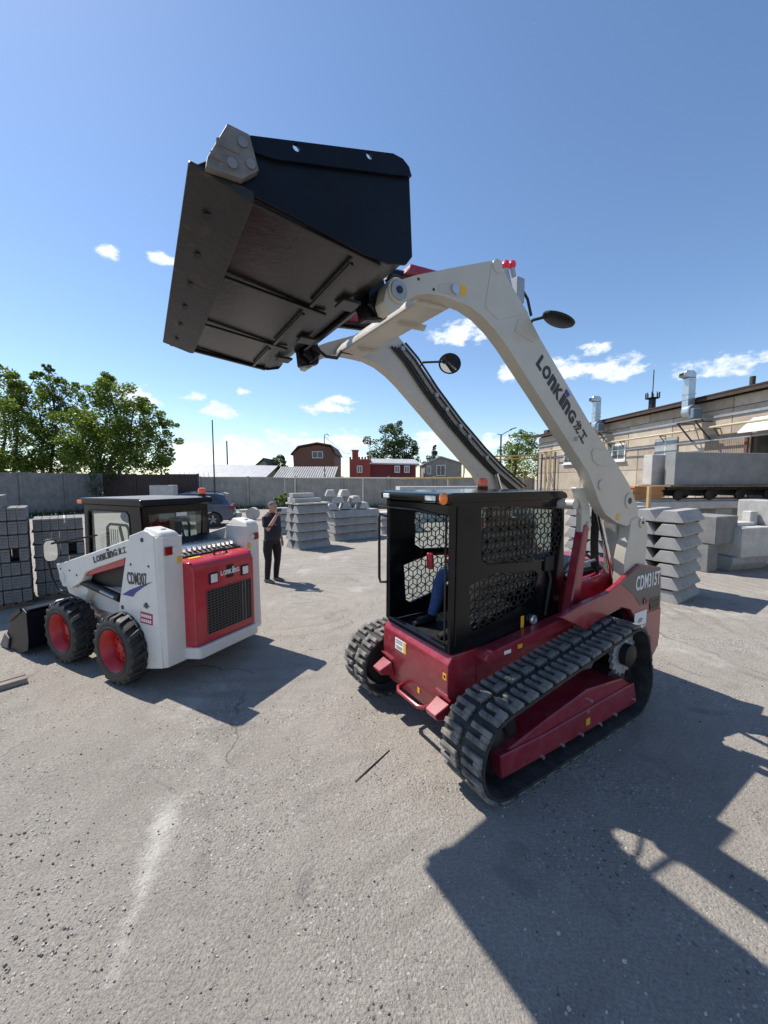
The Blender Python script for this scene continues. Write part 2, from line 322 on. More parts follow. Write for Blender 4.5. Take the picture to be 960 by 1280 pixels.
# ================================================================ compact track loader
class Frame:
    def __init__(s,O,F): s.O=V(O); s.F=V(F).normalized(); s.L=V((-s.F.y,s.F.x,0)); s.C=V((0,0,CAM_H))-s.O
    def py(s,u,v,y):                      # photo pixel -> (x,z) on the machine's plane y
        d=ray(u,v); t=(y-s.C.dot(s.L))/d.dot(s.L); p=s.C+d*t; return (p.dot(s.F),p.z)
    def pys(s,L,y): return [s.py(*p,y) for p in L]
def build_ctl():
    fr=Frame((1.094,3.721,0),(-.848,-.530,0)); P=fr.pys
    T=empty('compact_track_loader',fr.O,fr.F)
    tag(T,'crimson and cream compact track loader on rubber tracks, black bucket raised high','track loader')
    # ---- undercarriages
    def hullpath(cs,n=14):
        """outer loop around circles (x,z,r), clockwise seen from +y, as list of points"""
        pts=[]
        for (cx,cz,r) in cs: pts+=[(cx+r*math.cos(a*2*math.pi/72),cz+r*math.sin(a*2*math.pi/72)) for a in range(72)]
        pts=sorted(set(pts))
        def half(ps):
            h=[]
            for p in ps:
                while len(h)>1 and (h[-1][0]-h[-2][0])*(p[1]-h[-2][1])-(h[-1][1]-h[-2][1])*(p[0]-h[-2][0])<=0: h.pop()
                h.append(p)
            return h
        return half(pts)[:-1]+half(pts[::-1])[:-1]
    circ=[(.855,.335,.300),(-.835,.315,.280),(-.765,.615,.265)]
    loop=hullpath(circ)
    def resample(lp,n):
        L=[0]
        for i in range(len(lp)): a,b=lp[i],lp[(i+1)%len(lp)]; L.append(L[-1]+math.dist(a,b))
        out=[]; k=0
        for j in range(n):
            t=L[-1]*j/n
            while L[k+1]<t: k+=1
            a,b=lp[k],lp[(k+1)%len(lp)]; w=(t-L[k])/max(1e-9,L[k+1]-L[k]); out.append((a[0]+(b[0]-a[0])*w,a[1]+(b[1]-a[1])*w,math.atan2(b[1]-a[1],b[0]-a[0])))
        return out,L[-1]
    path,per=resample(loop,150)
    y0,y1=.575,.965
    def belt():
        mb=MB(); n=len(path); th=.022; vs=[]; fs=[]
        for (x,z,a) in path:
            nx,nz=math.sin(a),-math.cos(a)     # outward
            vs+=[(x,y0,z),(x,y1,z),(x-nx*th,y1,z-nz*th),(x-nx*th,y0,z-nz*th)]
        for i in range(n):
            j=(i+1)%n
            for k in range(4): fs.append((i*4+k,i*4+(k+1)%4,j*4+(k+1)%4,j*4+k))
        return mb.add(vs,fs)
    trk=belt().build('rubber_track',rubb,T,bevel=0,smooth=40)
    # C-shaped tread lugs in two rows
    def lug(flip):
        w=.165; mb=MB(); s=-1 if flip else 1
        # local x along travel, y across, z outward
        mb.box(-.058,-.019,-w/2,w/2,0,.034); mb.box(.019,.058,-w/2,w/2,0,.034)
        a,b=(w/2-.060,w/2) if s>0 else (-w/2,-w/2+.060)
        mb.box(-.019,.019,a,b,0,.034)
        return mb.mesh('tread_lug',bevel=.006)
    lm=[lug(False),lug(True)]
    for q in lm: q.materials.append(lugm)
    nl=34; lp,_=resample(loop,nl*2)
    for row in (0,1):
        for k in range(nl):
            x,z,a=lp[2*k+row]
            o=link(lm[row if k%2 else row],'tread_lug',None,trk)
            nx,nz=math.sin(a),-math.cos(a); tx,tz=math.cos(a),math.sin(a)
            yc=(y0+.088) if row==0 else (y1-.088)
            M=Matrix(((tx,0,nx,x-nx*.004),(0,-1,0,yc),(tz,0,nz,z-nz*.004),(0,0,0,1)))
            if row==0: M=M@Matrix.Diagonal((-1,-1,1,1))
            o.matrix_local=M
    # inner guide lugs
    # track frame: crimson box beam
    yo=.905
    pf=P([(626,946),(682,918),(740,884),(793,853),(796,878),(745,908),(690,940),(627,975)],yo)
    tf=MB().prism(pf,.64,yo).build('track_frame',crim,T,bevel=.008)
    top=P([(682,918),(700,895),(742,858),(770,848),(793,853),(740,884)],yo-.05)
    MB().prism(P([(627,944),(682,901),(735,862),(779,848),(794,858),(793,868),(740,896),(682,930),(628,960)],.885),.62,.885).build('track_frame_upper',crim,tf,bevel=.01)
    for (u,v) in [(792,874),(769,893),(750,905),(727,918),(703,931),(678,946)]:
        x,z=fr.py(u,v,yo); disc((x,yo,z),(0,1,0),.014,.014,zinc,tf,'bolt',8)
    for (u,v) in [(735,874),(731,887)]:
        x,z=fr.py(u,v,yo-.03); disc((x,yo-.04,z),(0,1,0),.013,.045,zinc,tf,'bolt',8)
    x,z=fr.py(735,902,yo); MB().box(x-.028,x+.028,yo,yo+.002,z-.028,z+.028).build('warning_sticker',yel,tf)
    for (cx,cz,r,nm) in [(.855,.335,.235,'front_idler'),(-.835,.315,.215,'rear_idler')]:
        MB().lathe([(.05,-.13),(r-.03,-.13),(r,-.10),(r,.04),(r-.03,.07),(.12,.07),(.10,.05),(.05,.08)],(cx,.75,cz),(0,1,0),28).build(nm,blkm,T)
    for cx in (.52,.26,0,-.26,-.52):
        MB().lathe([(.03,-.12),(.085,-.12),(.085,.08),(.03,.08)],(cx,.75,.155),(0,1,0),18).build('track_roller',blkm,T)
    # drive sprocket with teeth
    sx,sz=-.765,.615; tp=[]
    for k in range(34):
        a=k*2*math.pi/34; r=.205 if k%2 else .175; tp.append((sx+r*math.cos(a),sz+r*math.sin(a)))
    MB().prism(tp,.82,.86).build('drive_sprocket',steel,T,bevel=.004)
    MB().lathe([(.10,.0),(.10,.06),(.07,.075),(.01,.08)],(sx,.86,sz),(0,1,0),20).build('sprocket_hub',blkm,T)
    for k in range(8):
        a=k*math.pi/4; disc((sx+.13*math.cos(a),.86,sz+.13*math.sin(a)),(0,1,0),.012,.012,zinc,T,'sprocket_bolt',6)
    MB().cyl((sx,.45,sz),(sx,.83,sz),.12,20).build('axle_housing',blkm,T)
    # mirror the running gear to the other side
    src=[c for c in T.children]
    for c in src:
        m=c.data; c2=mirror_y(c,T)
        if c.name.startswith('rubber_track'):
            for ch in list(c2.children): bpy.data.objects.remove(ch)
            for ch in c.children:
                o=ch.copy(); COL.objects.link(o); o.parent=c2
                o.matrix_basis=Matrix.Diagonal((1,-1,1,1))@ch.matrix_basis@Matrix.Diagonal((1,-1,1,1))@Matrix.Diagonal((-1,-1,1,1))
    # ---- hull
    hull=MB().prism([(.955,.865),(1.005,.80),(1.01,.60),(.94,.27),(-1.45,.33),(-1.45,.86)],-.46,.46).build('hull',crim,T,bevel=.012,seg=2)
    # crease line, steps, tow loop, stickers on the front plate
    for s in (-1,1):
        st=MB(); yb=s*.40
        st.add([(1.0,yb-.075,.50),(1.0,yb+.075,.50),(1.13,yb+.06,.44),(1.13,yb-.06,.44),(.96,yb-.075,.36),(.96,yb+.075,.36),(1.11,yb+.06,.395),(1.11,yb-.06,.395)],[(0,1,2,3),(4,7,6,5),(0,4,5,1),(3,2,6,7),(0,3,7,4),(1,5,6,2)])
        st.build('bucket_stop',crim,hull,bevel=.006)
        MB().bar((1.005,yb-.09,.545),(1.005,yb+.09,.53),.012,.012).build('weld_bead',crim,hull)
    MB().tube([(.96,-.20,.33),(1.02,-.19,.33),(1.05,-.14,.325),(1.05,.14,.325),(1.02,.19,.33),(.96,.20,.33)],.018,10).build('tow_loop',crim,hull)
    def front_sticker(y,z,w,h,m,nm,d=0):
        zz=lambda q: 1.005+(.80-q)*0 if q>.6 else 1.01-(.60-q)*.212
        x=zz(z)+.004+d; return MB().box(x-.001,x+.001,y-w/2,y+w/2,z-h/2,z+h/2).build(nm,m,hull)
    front_sticker(-.17,.72,.17,.105,wst,'instruction_sticker')
    front_sticker(-.105,.72,.035,.10,yel,'warning_sticker',.002)
    for z,w in ((.755,.10),(.735,.10),(.70,.10),(.685,.08)): front_sticker(-.19,z,w,.006,dgrey,'sticker_print',.002)
    front_sticker(.425,.70,.04,.05,yel,'warning_sticker'); front_sticker(.425,.70,.018,.022,txtk,'sticker_print',.002)
    front_sticker(.05,.40,.03,.05,yel,'warning_sticker')
    # side wall crease + fender ledge
    for s in (-1,1):
        MB().prism([(.70,.865),(.735,.815),(.70,.765),(-.42,.86),(-.42,.965)],s*.455,s*.575).build('fender_ledge',crim,hull,bevel=.008)
        MB().bar((.70,s*.463,.30),(.70,s*.463,.75),.02,.012,(0,1,0)).build('hull_rib',crim,hull)
    MB().box(.44,.52,.575,.577,.81,.84).build('ledge_sticker',wst,hull)
    MB().box(.30,.36,.575,.577,.82,.855).build('warning_sticker',yel,hull)
    # rear body and side plates with the arch over the track
    MB().prism([(-.42,.86),(-.50,1.22),(-.95,1.24),(-1.62,1.30),(-1.68,1.25),(-1.69,.40),(-1.45,.33),(-1.45,.86)],-.52,.52).build('engine_housing',crim,T,bevel=.015)
    yp=.74
    sp=P([(786,717),(800,705),(826.6,709),(826,750),(823,806),(815,822),(806,822)],yp)
    arch=[(-1.30,.55),(-1.24,.78),(-1.10,.93),(-.92,.985),(-.72,.975),(-.50,.925),(-.35,.885)]
    up=P([(700,772),(735,752),(760,741),(775,729)],yp)
    poly=sp+[(-1.33,.42)]+arch+up
    for s in (1,-1):
        pl=MB().prism(poly,s*.69,s*yp).build('rear_side_panel',crim,T,bevel=.008)
        if s>0:
            fi=.003
            vp=P([(775,729.5),(787,718),(800,707),(825.6,711),(824.6,752),(800,757),(793,745),(783,735)],yp)
            MB().prism(vp,yp+.001,yp+.003).build('model_plate',dgrey,pl)
            a=fr.py(794,739,yp); b=fr.py(824,738,yp)
            lettering('CDM315T',(a[0],yp,a[1]),(-1,0,0),(0,1,0),abs(b[0]-a[0])*.98,.15,txtw,pl,off=.02,lift=.005)
            x,z=fr.py(805.5,751,yp); MB().lathe([(.035,0),(.035,.01),(.026,.01),(.024,.003)],(x,yp+.003,z),(0,1,0),20).build('fuel_cap',crim,pl)
            def panel_sticker(u0,v0,u1,v1,m,nm,d=.002):
                A=fr.py(u0,v0,yp); B=fr.py(u1,v1,yp); return MB().box(min(A[0],B[0]),max(A[0],B[0]),yp+d,yp+d+.0015,min(A[1],B[1]),max(A[1],B[1])).build(nm,m,pl,smooth=0)
            panel_sticker(793,767,807,783,wst,'dealer_sticker'); panel_sticker(793,784,807,797,sred,'phone_sticker')
            x,z=fr.py(800,775,yp)
            for (dx,dz,l) in ((.05,.0,.10),(.05,-.016,.07),(.03,.014,.05)): MB().bar((x+dx,yp+.005,z+dz),(x+dx-l,yp+.005,z+dz+.005),.008,.002,(0,1,0)).build('dealer_mark',dgrey,pl,smooth=0)
            for k in range(2):
                for j in range(5):
                    x,z=fr.py(795.3+2.4*j,788+6*k,yp); MB().box(x-.012,x+.006,yp+.004,yp+.0055,z-.018,z+.014).build('sticker_digit',wst,pl,smooth=0)
            for k in range(4): panel_sticker(812,748+3.4*k,823,749+3.4*k,mat('print_grey',(.05,.046,.042),.5),'plate_print',.0045)
            # service flap outline
            A=fr.py(808,766,yp); B=fr.py(823,798,yp)
            MB().box(B[0],A[0],yp,yp+.006,B[1],A[1]).build('service_flap',crim,pl,bevel=.003)
    # ---- rear uprights (white links), arms, cylinders
    ya=.70; ta=.10; yi=ya-ta
    outline=[(490,352),(499,350),(522,343),(575,332.5),(612,326),(620,327),(627,335),(643,362),(658,387),(665,403),(676,424),(737,528),(772,581),(787,606),(797,632),(798,643),(793,653),(783,658),(770,653),(757,643),(750,630),(740,602),(735,590),(688,517),(633,431),(619,412),(602,394),(585,382),(568,375),(550,369),(535,367),(520,369),(508,376),(500,385),(491,391),(484,388),(480,376),(483,360)]
    ol=P(outline,ya)
    arm=MB().prism(ol,yi,ya).build('lift_arm',white,T,bevel=.006,seg=2)
    # raised pads / rib lines on the arm
    for s in (1,-1):
        MB().prism([(-1.66,1.26),(-1.20,1.16),(-1.20,.96),(-1.30,.60),(-1.33,.42),(-1.68,.42)],s*.52,s*.69).build('rear_flank',crim,T)
        MB().prism([(-1.20,1.02),(-.95,.995),(-.45,.93),(-.45,.88),(-.95,.94),(-1.20,.96)],s*.52,s*.69).build('fender_floor',crim,T)
    def pad(L,d,nm='arm_pad'):
        MB().prism(P(L,ya),ya-.001,ya+d).build(nm,white,arm,bevel=.004)
    pad([(739,565),(742,560),(756,563),(765,575),(763,583),(748,582),(741,577)],.008)
    pad([(647,400),(654,399),(668,424),(666,428),(650,418),(643,415)],.006)
    pad([(614,330),(622,328),(627,336),(660,392),(622,400),(606,384)],.004,'arm_doubler')
    # oval opening near the front with inner pin
    op=P([(547,357),(552,354),(572,354),(576,372),(566,370),(548,364)],ya)
    MB().prism(op,ya-.0005,ya+.003).build('arm_recess',mat('recess_grey',(.42,.40,.35),.5,var=.1),arm,bevel=.003)
    x,z=fr.py(568,362,ya); disc((x,ya,z),(0,1,0),.03,.014,zinc,arm,'recess_pin',14)
    for (u,v,r,m,t) in [(497,364,.054,steel,.02),(497,364,.020,txtk,.026),(621,333,.045,white,.012),(786,626,.075,white,.010),(786,626,.030,txtk,.014),(751,606,.045,white,.012),(523,349,.008,txtk,.004),(542,362,.008,txtk,.004),(719,549,.014,zinc,.03),(665,403,.006,txtk,.003)]:
        x,z=fr.py(u,v,ya); disc((x,ya,z),(0,1,0),r,t,m,arm,'pivot_boss' if r>.03 else 'pin',22,bevel=.003 if r>.03 else 0)
    for (u,v) in [(579,363),(772,646)]:
        x,z=fr.py(u,v,ya); MB().box(x-.025,x+.025,ya,ya+.002,z-.03,z+.03).build('warning_sticker',yel,arm)
    mirror_y(arm,T)
    a=fr.py(669.5,455,ya); b=fr.py(729,556,ya)
    dr=V((b[0]-a[0],0,b[1]-a[1])); brand((a[0],ya,a[1]),dr,(0,1,0),dr.length,.105,txtk,arm,dot=navy)
    x,z=fr.py(757,589,ya); 
    # cross member between the arms near the nose, and hinge tubes
    cm=MB().prism([(1.44,3.275),(1.43,3.32),(1.36,3.40),(1.22,3.42),(1.15,3.32),(1.20,3.295),(1.36,3.285)],-yi,yi).build('cross_member',white,T,bevel=.012)
    for s in (-1,1):
        hx,hz=fr.py(497,364,ya)
        MB().cyl((hx,s*.56,hz),(hx,s*(ya+.012),hz),.070,22).build('hinge_tube',white,T,bevel=.005)
        # gusset web under the cross member
        MB().prism([(1.40,3.30),(1.12,3.31),(1.14,3.27),(1.34,3.26)],s*.30-.01,s*.30+.01).build('gusset',white,cm)
    # rear uprights and links
    L1=P([(797,645),(806,649),(809,660),(806,705),(796,716),(783,730),(779,736),(780,700),(786,668),(788,650)],ya)
    up_=MB().prism(L1,.60,ya-.004+.012).build('rear_upright',white,T,bevel=.006)
    x,z=fr.py(801,653,ya); disc((x,ya+.008,z),(0,1,0),.055,.012,white,up_,'pivot_boss',22,.003); disc((x,ya+.02,z),(0,1,0),.016,.006,txtk,up_,'pin',12)
    L2=P([(770,655),(800,650),(797,735),(776,742)],.58)
    MB().prism([(-1.02,1.80),(-1.16,1.80),(-1.30,1.22),(-1.12,1.20)],.46,.60).build('upright_web',mat('web_grey',(.30,.30,.29),.5),up_,bevel=.006)
    mirror_y(up_,T)
    # crimson control link, lift cylinder with chrome rod
    for s in (1,-1):
        a=fr.py(731,656,.60); b=fr.py(714,764,.60)
        lk=MB().hexa([(b[0]-.075,s*.53,b[1]-.04),(b[0]+.06,s*.53,b[1]-.04),(b[0]+.06,s*.62,b[1]-.04),(b[0]-.075,s*.62,b[1]-.04),(a[0]-.05,s*.53,a[1]),(a[0]+.03,s*.53,a[1]),(a[0]+.03,s*.62,a[1]),(a[0]-.05,s*.62,a[1])]).build('control_link',crim,T,bevel=.01)
        disc((b[0]-.02,s*.62,b[1]+.03),(0,s,0),.030,.03,zinc,lk,'link_pin',16)
        MB().prism([(a[0]-.10,a[1]-.06),(a[0]+.05,a[1]-.07),(a[0]+.06,a[1]+.16),(a[0]+.16,a[1]+.34),(a[0]-.0,a[1]+.34),(a[0]-.06,a[1]+.16)],s*.545,s*.605).build('link_bracket',white,arm if s>0 else T,bevel=.008)
        disc((a[0]-.035,s*.605,a[1]+.0),(0,s,0),.028,.02,white,lk,'link_pin',16)
        c=fr.py(738,590,.56); d=fr.py(769,738,.56)
        mid=(c[0]+(d[0]-c[0])*.25,c[1]+(d[1]-c[1])*.25)
        MB().cyl((c[0],s*.56,c[1]),(d[0],s*.56,d[1]),.024,18).build('cylinder_rod',chrome,T)
        e=(d[0]+(d[0]-c[0])*.25,d[1]+(d[1]-c[1])*.25)
        MB().cyl((d[0],s*.56,d[1]),(e[0],s*.56,e[1]),.050,18).build('lift_cylinder',blkm,T)
        MB().lathe([(.03,-.03),(.058,-.025),(.058,.025),(.03,.03)],(d[0],s*.56,d[1]),(d[0]-e[0],0,d[1]-e[1]),16).build('cylinder_gland',blkm,T)
    MB().cyl((-.33,-.60,1.985),(-.33,.60,1.985),.045,18).build('rear_cross_tube',white,T)
    MB().box(-1.40,-.48,-.40,.40,1.235,1.30).build('engine_cover',blkm,T,bevel=.03)
    MB().tube([(-.5,.38,1.30),(-.7,.36,1.42),(-1.0,.34,1.42),(-1.2,.33,1.32)],.016,8).build('hydraulic_hose',hose,T)
    MB().tube([(-.5,.42,1.28),(-.75,.43,1.37),(-1.0,.42,1.38),(-1.2,.41,1.28)],.014,8).build('hydraulic_hose',steel,T)
    for k in range(4):
        MB().tube([(-1.04,.44-.02*k,1.22),(-1.0,.44-.02*k,1.55),(-.98,.45-.02*k,1.85),(-.9,.5-.02*k,2.0)],.012,6).build('hydraulic_hose',hose,T)
    # hoses and clamps along the inside of the far arm
    c0=[(465,428),(480,440),(500,463),(530,508),(570,562),(600,592),(622,605)]
    for k,(dv,du) in enumerate([(0,0),(1,5),(2,10),(-2,16),(-4,21)]):
        pts=[]
        for j,(u,v) in enumerate([(489,433),(505,452),(530,490),(560,530),(590,565),(612,588),(640,612)]):
            x,z=fr.py(u+du*.75,v+dv,-(yi-.015)); pts.append((x,-(yi-.02-.004*k),z))
        MB().tube(pts,.011,7).build('hydraulic_hose',hose,T)
    for (u,v) in [(495,436),(537,494),(550,512),(567,533),(578,546),(600,572)]:
        x,z=fr.py(u+8,v,-(yi-.03)); MB().box(x-.022,x+.022,-yi,-yi+.05,z-.022,z+.022).build('hose_clamp',steel,T,bevel=.004)
    MB().tube([(1.70,-.40,3.26),(1.62,-.34,3.18),(1.52,-.36,3.19),(1.44,-.45,3.28),(1.3,-.5,3.30)],.014,8).build('hydraulic_hose',hose,T)
    # red couplers on the elbow
    x,z=fr.py(640,356,ya-.06)
    for k in range(2):
        cx,cz=fr.py(632+8*k,331,ya-.05-.04*k)
        MB().lathe([(.012,-.03),(.024,-.02),(.030,.0),(.022,.02),(.010,.03)],(cx,ya-.05-.04*k,cz),(0,0,1),14).build('coupler_cap',mat('cap_red',(.65,.01,.05),.35,coat=.4),T)
        MB().cyl((cx-.05,ya-.05-.04*k,cz-.14),(cx,ya-.05-.04*k,cz-.02),.017,12).build('hydraulic_coupler',steel,T)
    MB().box(x-.09,x-.01,ya-.12,ya-.02,z-.12,z+.05).build('coupler_bracket',steel,T,bevel=.005)
    MB().tube([(cx-.06,ya-.07,cz-.13),(cx-.13,ya-.05,cz-.22),(cx-.15,ya-.03,cz-.34)],.010,8).build('hydraulic_hose',hose,T)
    # mirrors on stalks
    for s in (1,-1):
        if s>0: (bx,bz),(ex,ez),Y=fr.py(663,405,ya),fr.py(690,394,ya+.10),ya+.10
        else: (bx,bz),(ex,ez),Y=fr.py(525,462,-yi),fr.py(556,452,-.60),-.60
        st=MB().tube([(bx+.03,s*(yi+.02),bz-.02),(bx-.03,(s*yi+Y)/2,(bz+ez)/2+.01),(ex,Y,ez)],.011,8).build('mirror_stalk',blkm,T)
        cen=V((ex-.05,Y+.02,ez-.02)); ax=V((-.25,.30,.90)).normalized() if s>0 else V((.55,.45,-.70)).normalized()
        MB().lathe([(.02,-.03),(.09,-.028),(.115,-.012),(.118,0),(.105,.004)],cen,ax,26).build('mirror_shell',blkm,st)
        MB().lathe([(.10,.0),(.098,.0045),(.01,.006)],cen,ax,26).build('mirror_glass',mirr,st)
        MB().box(ex-.03,ex+.02,Y-.02,Y+.03,ez-.02,ez+.02).build('mirror_clamp',blkm,st,bevel=.005)
    # tilt cylinders and guards above the cross member
    for s in (-1,1):
        MB().cyl((1.74,s*.42,3.44),(1.50,s*.42,3.50),.022,16).build('tilt_rod',chrome,T)
        MB().cyl((1.52,s*.42,3.495),(1.02,s*.42,3.55),.045,16).build('tilt_cylinder',blk,T)
        MB().hexa([(1.44,s*.42-.09,3.50),(1.44,s*.42+.09,3.50),(1.0,s*.42+.09,3.56),(1.0,s*.42-.09,3.56),(1.40,s*.42-.08,3.57),(1.40,s*.42+.08,3.57),(1.0,s*.42+.08,3.60),(1.0,s*.42-.08,3.60)]).build('cylinder_guard',crim,T,bevel=.008)
    # ---- coupler plate and bucket
    MB().prism([(1.725,3.23),(1.772,3.22),(1.78,3.52),(1.735,3.50)],-.52,.52).build('quick_coupler',blk,T,bevel=.01)
    for s in (-1,1): MB().prism([(1.62,3.22),(1.70,3.15),(1.772,3.20),(1.78,3.48),(1.72,3.48),(1.66,3.36)],s*.44,s*.60).build('coupler_lug',blk,T,bevel=.01)
    for s in (-1,1):
        MB().prism([(1.60,3.30),(1.62,3.16),(1.78,3.12),(1.80,3.30)],s*.53-.04,s*.53+.04).build('coupler_ear',blk,T,bevel=.01)
    bw=1.0
    side=[(2.70,3.292),(2.516,3.262),(2.025,3.196),(1.90,3.19),(1.80,3.215),(1.765,3.26),(1.785,3.615),(1.86,3.598),(2.44,3.425),(2.56,3.40)]
    bk=MB(); prof=[(2.62,3.290),(2.516,3.274),(2.025,3.208),(1.90,3.202),(1.81,3.225),(1.777,3.265),(1.80,3.64)]
    n=len(prof); th=.014
    vs=[]
    nrm=[]
    for i,p in enumerate(prof):
        a=prof[max(0,i-1)]; b=prof[min(n-1,i+1)]; d=V((b[0]-a[0],b[1]-a[1])).normalized(); nrm.append((d.y,-d.x))
    for s in (-bw,bw):
        for p in prof: vs.append((p[0],s,p[1]))
        for p,q in zip(prof,nrm): vs.append((p[0]+q[0]*th,s,p[1]+q[1]*th))
    fs=[]
    for i in range(n-1):
        fs+=[(i,i+1,2*n+i+1,2*n+i),(n+i,3*n+i,3*n+i+1,n+i+1),(i,n+i,n+i+1,i+1),(2*n+i,2*n+i+1,3*n+i+1,3*n+i)]
    fs+=[(0,2*n,3*n,n),(n-1,2*n-1,4*n-1,3*n-1)]
    B=bk.add(vs,fs).build('bucket',bfl,T,smooth=40)
    for s in (-1,1):
        MB().prism(side,s*(bw-.0),s*(bw+.018)).build('side_plate',buck,B,bevel=.004)
        strip=[(1.79,3.655),(1.82,3.686),(1.868,3.692),(2.46,3.518),(2.50,3.44),(2.40,3.46),(1.87,3.60),(1.80,3.60)]
        hs=[]
        for (u,v) in [(370,185),(461,195)]:
            x,z=fr.py(u,v,1.03)
            hs.append([(x+.015*math.cos(k*math.pi/5),z+.015*math.sin(k*math.pi/5)) for k in range(10)])
        MB().plate([(1.785,3.60),(1.80,3.635),(1.835,3.655),(1.888,3.655),(2.514,3.455),(2.53,3.40),(2.42,3.412),(1.87,3.572)],hs,s*(bw+.019),s*(bw+.034)).build('edge_strip',buck,B)
        # cast corner tooth
        tp=P([(284,154),(312,168),(324,213),(317,217),(303,224),(257,208),(259,196)],bw+.05)
        tt=MB().prism(tp,s*(bw+.020),s*(bw+.052)).build('side_cutter',cast,B,bevel=.006,seg=2)
        for (u,v) in [(303,179),(290,205),(313,206)]:
            x,z=fr.py(u,v,bw+.05); disc((x,s*(bw+.052),z),(0,s,0),.018,.008,mat('bolt_grey',(.20,.21,.22),.5,metal=.4),tt,'bolt',16,.002)
        for (a,b) in [((270,176),(300,190)),((263,192),(292,205))]:
            p,q=fr.py(*a,bw+.05),fr.py(*b,bw+.05); MB().bar((p[0],s*(bw+.052),p[1]),(q[0],s*(bw+.052),q[1]),.025,.012,(0,1,0)).build('cutter_rib',cast,tt,bevel=.004)
    ce=MB().prism([(2.722,3.288),(2.715,3.298),(2.50,3.276),(2.50,3.238),(2.53,3.236)],-bw-.02,bw+.02).build('cutting_edge',bedge,B,bevel=.003)
    for y in (.80,.48,.16,-.16,-.48,-.80):
        MB().lathe([(.012,0),(.026,0),(.026,.004),(.012,.004)],(2.63,y,3.2625),(-.2,0,-1),14).build('bolt_recess',blkm,ce)
    def rib(x0,x1,ya_,yb_,nm='wear_strip'):
        fz=lambda x: 3.196+(x-2.025)*.1344-.006 if x>2.025 else 3.190
        MB().hexa([(x0,ya_,fz(x0)-.012),(x1,ya_,fz(x1)-.012),(x1,yb_,fz(x1)-.012),(x0,yb_,fz(x0)-.012),(x0,ya_,fz(x0)+.005),(x1,ya_,fz(x1)+.005),(x1,yb_,fz(x1)+.005),(x0,yb_,fz(x0)+.005)]).build(nm,bfl,B,bevel=.003)
    for y in (.36,-.36): rib(1.93,2.50,y-.014,y+.014)
    for y in (.985,-.985): rib(1.93,2.50,y-.014,y+.014)
    for (a,b) in ((.93,.42),(.30,-.30),(-.42,-.93)): rib(2.035,2.055,b,a)
    for y in (.55,-.10,-.62): rib(1.82,1.93,y-.06,y+.06,'drain_pad')
    MB().bar((1.80,-.98,3.64),(1.80,.98,3.64),.03,.05).build('top_rim',buck,B)
    # ---- cab
    ww=.45; cab=MB()
    xf0=.965; xr=-.40
    fo=[(.955,.872),(.985,.90),(.975,2.04),(-.30,2.05),(-.40,1.98),(-.43,1.25),(-.30,.90),(-.24,.872)]
    w1=P([(602,634),(700,633),(703,640),(703,668),(694,700),(610,706),(602,700)],ww)
    w2=P([(586,733),(618,717),(668,713),(673,718),(666,747),(640,764),(594,790),(588,786)],ww)
    for s in (1,-1):
        sd=MB().plate(fo,[w1,w2],s*(ww-.025),s*ww).build('cab_side',blk,T,smooth=30)
        for w in (w1,w2):
            big=[(p[0],p[1]) for p in w]
            rhomb(big,s*(ww-.007)).build('window_guard',blkm,sd,smooth=0)
            MB().prism([(p[0],p[1]) for p in w],s*(ww-.034),s*(ww-.030)).build('window_pane',gl_dark if s>0 else gl_clear,sd,smooth=0)
        # raised pressing line and latch
        MB().tube([(xf0-.03,s*(ww+.002),.93),(xf0-.04,s*(ww+.002),2.0)],.008,6).build('pillar_bead',blk,sd)
    MB().box(.935,.985,.408,.449,.875,2.03).build('front_pillar',blk,T,bevel=.015)
    MB().box(.90,.985,-.449,-.41,.875,2.03).build('front_pillar',blk,T,bevel=.015)
    MB().box(.93,.992,-.41,.41,.868,.915).build('door_sill',blk,T,bevel=.01)
    MB().box(.945,.975,-.41,.41,1.93,2.02).build('header',blk,T,bevel=.01)
    MB().box(.955,.968,.355,.375,.92,1.93).build('door_bar',blkm,T,bevel=.004)
    MB().box(-.30,.94,-.42,.42,.74,.87).build('cab_floor',blkm,T)
    MB().plate([(-.424,.90),(.424,.90),(.424,2.0),(-.424,2.0)],[[(-.34,1.34),(.34,1.34),(.34,1.92),(-.34,1.92)]],-.40,-.37,'x').build('cab_back',blk,T)
    MB().box(-.388,-.384,-.34,.34,1.34,1.92).build('rear_window',gl_clear,T)
    roof=MB().prism([(-.42,2.052),(-.38,2.09),(-.28,2.105),(.98,2.105),(1.03,2.092),(1.03,2.03),(.96,2.028),(-.40,2.028)],-.475,.475).build('cab_roof',blk,T,bevel=.018,seg=2)
    for (y,w) in ((-.37,.10),(.26,.13)):
        MB().box(1.028,1.040,y-w/2,y+w/2,2.040,2.080).build('work_light',lampw,roof,bevel=.006)
    MB().lathe([(.045,0),(.045,.012),(.030,.022),(.01,.026)],(1.028,.415,2.062),(1,0,0),18).build('marker_lamp',orange,roof)
    bc=MB().lathe([(.055,0),(.055,.02),(.05,.03)],(-.15,-.33,2.105),(0,0,1),18).build('beacon_base',blkm,roof)
    MB().lathe([(.05,.0),(.052,.05),(.045,.075),(.02,.085)],(-.15,-.33,2.135),(0,0,1),18).build('beacon_lens',beac,bc)
    MB().box(-.44,-.38,.25,.42,2.03,2.10).build('rear_lamp',blkm,roof,bevel=.01)
    # grab handle, wiper, door stay, latch
    MB().tube([(.97,-.47,1.86),(1.00,-.53,1.88),(1.0,-.55,1.84),(1.0,-.55,1.26),(1.0,-.53,1.22),(.97,-.47,1.23)],.013,8).build('grab_handle',blkm,T)
    MB().tube([(1.0,-.55,1.95),(.99,.0,1.955),(.98,.30,1.93)],.010,6).build('wiper_arm',blkm,T)
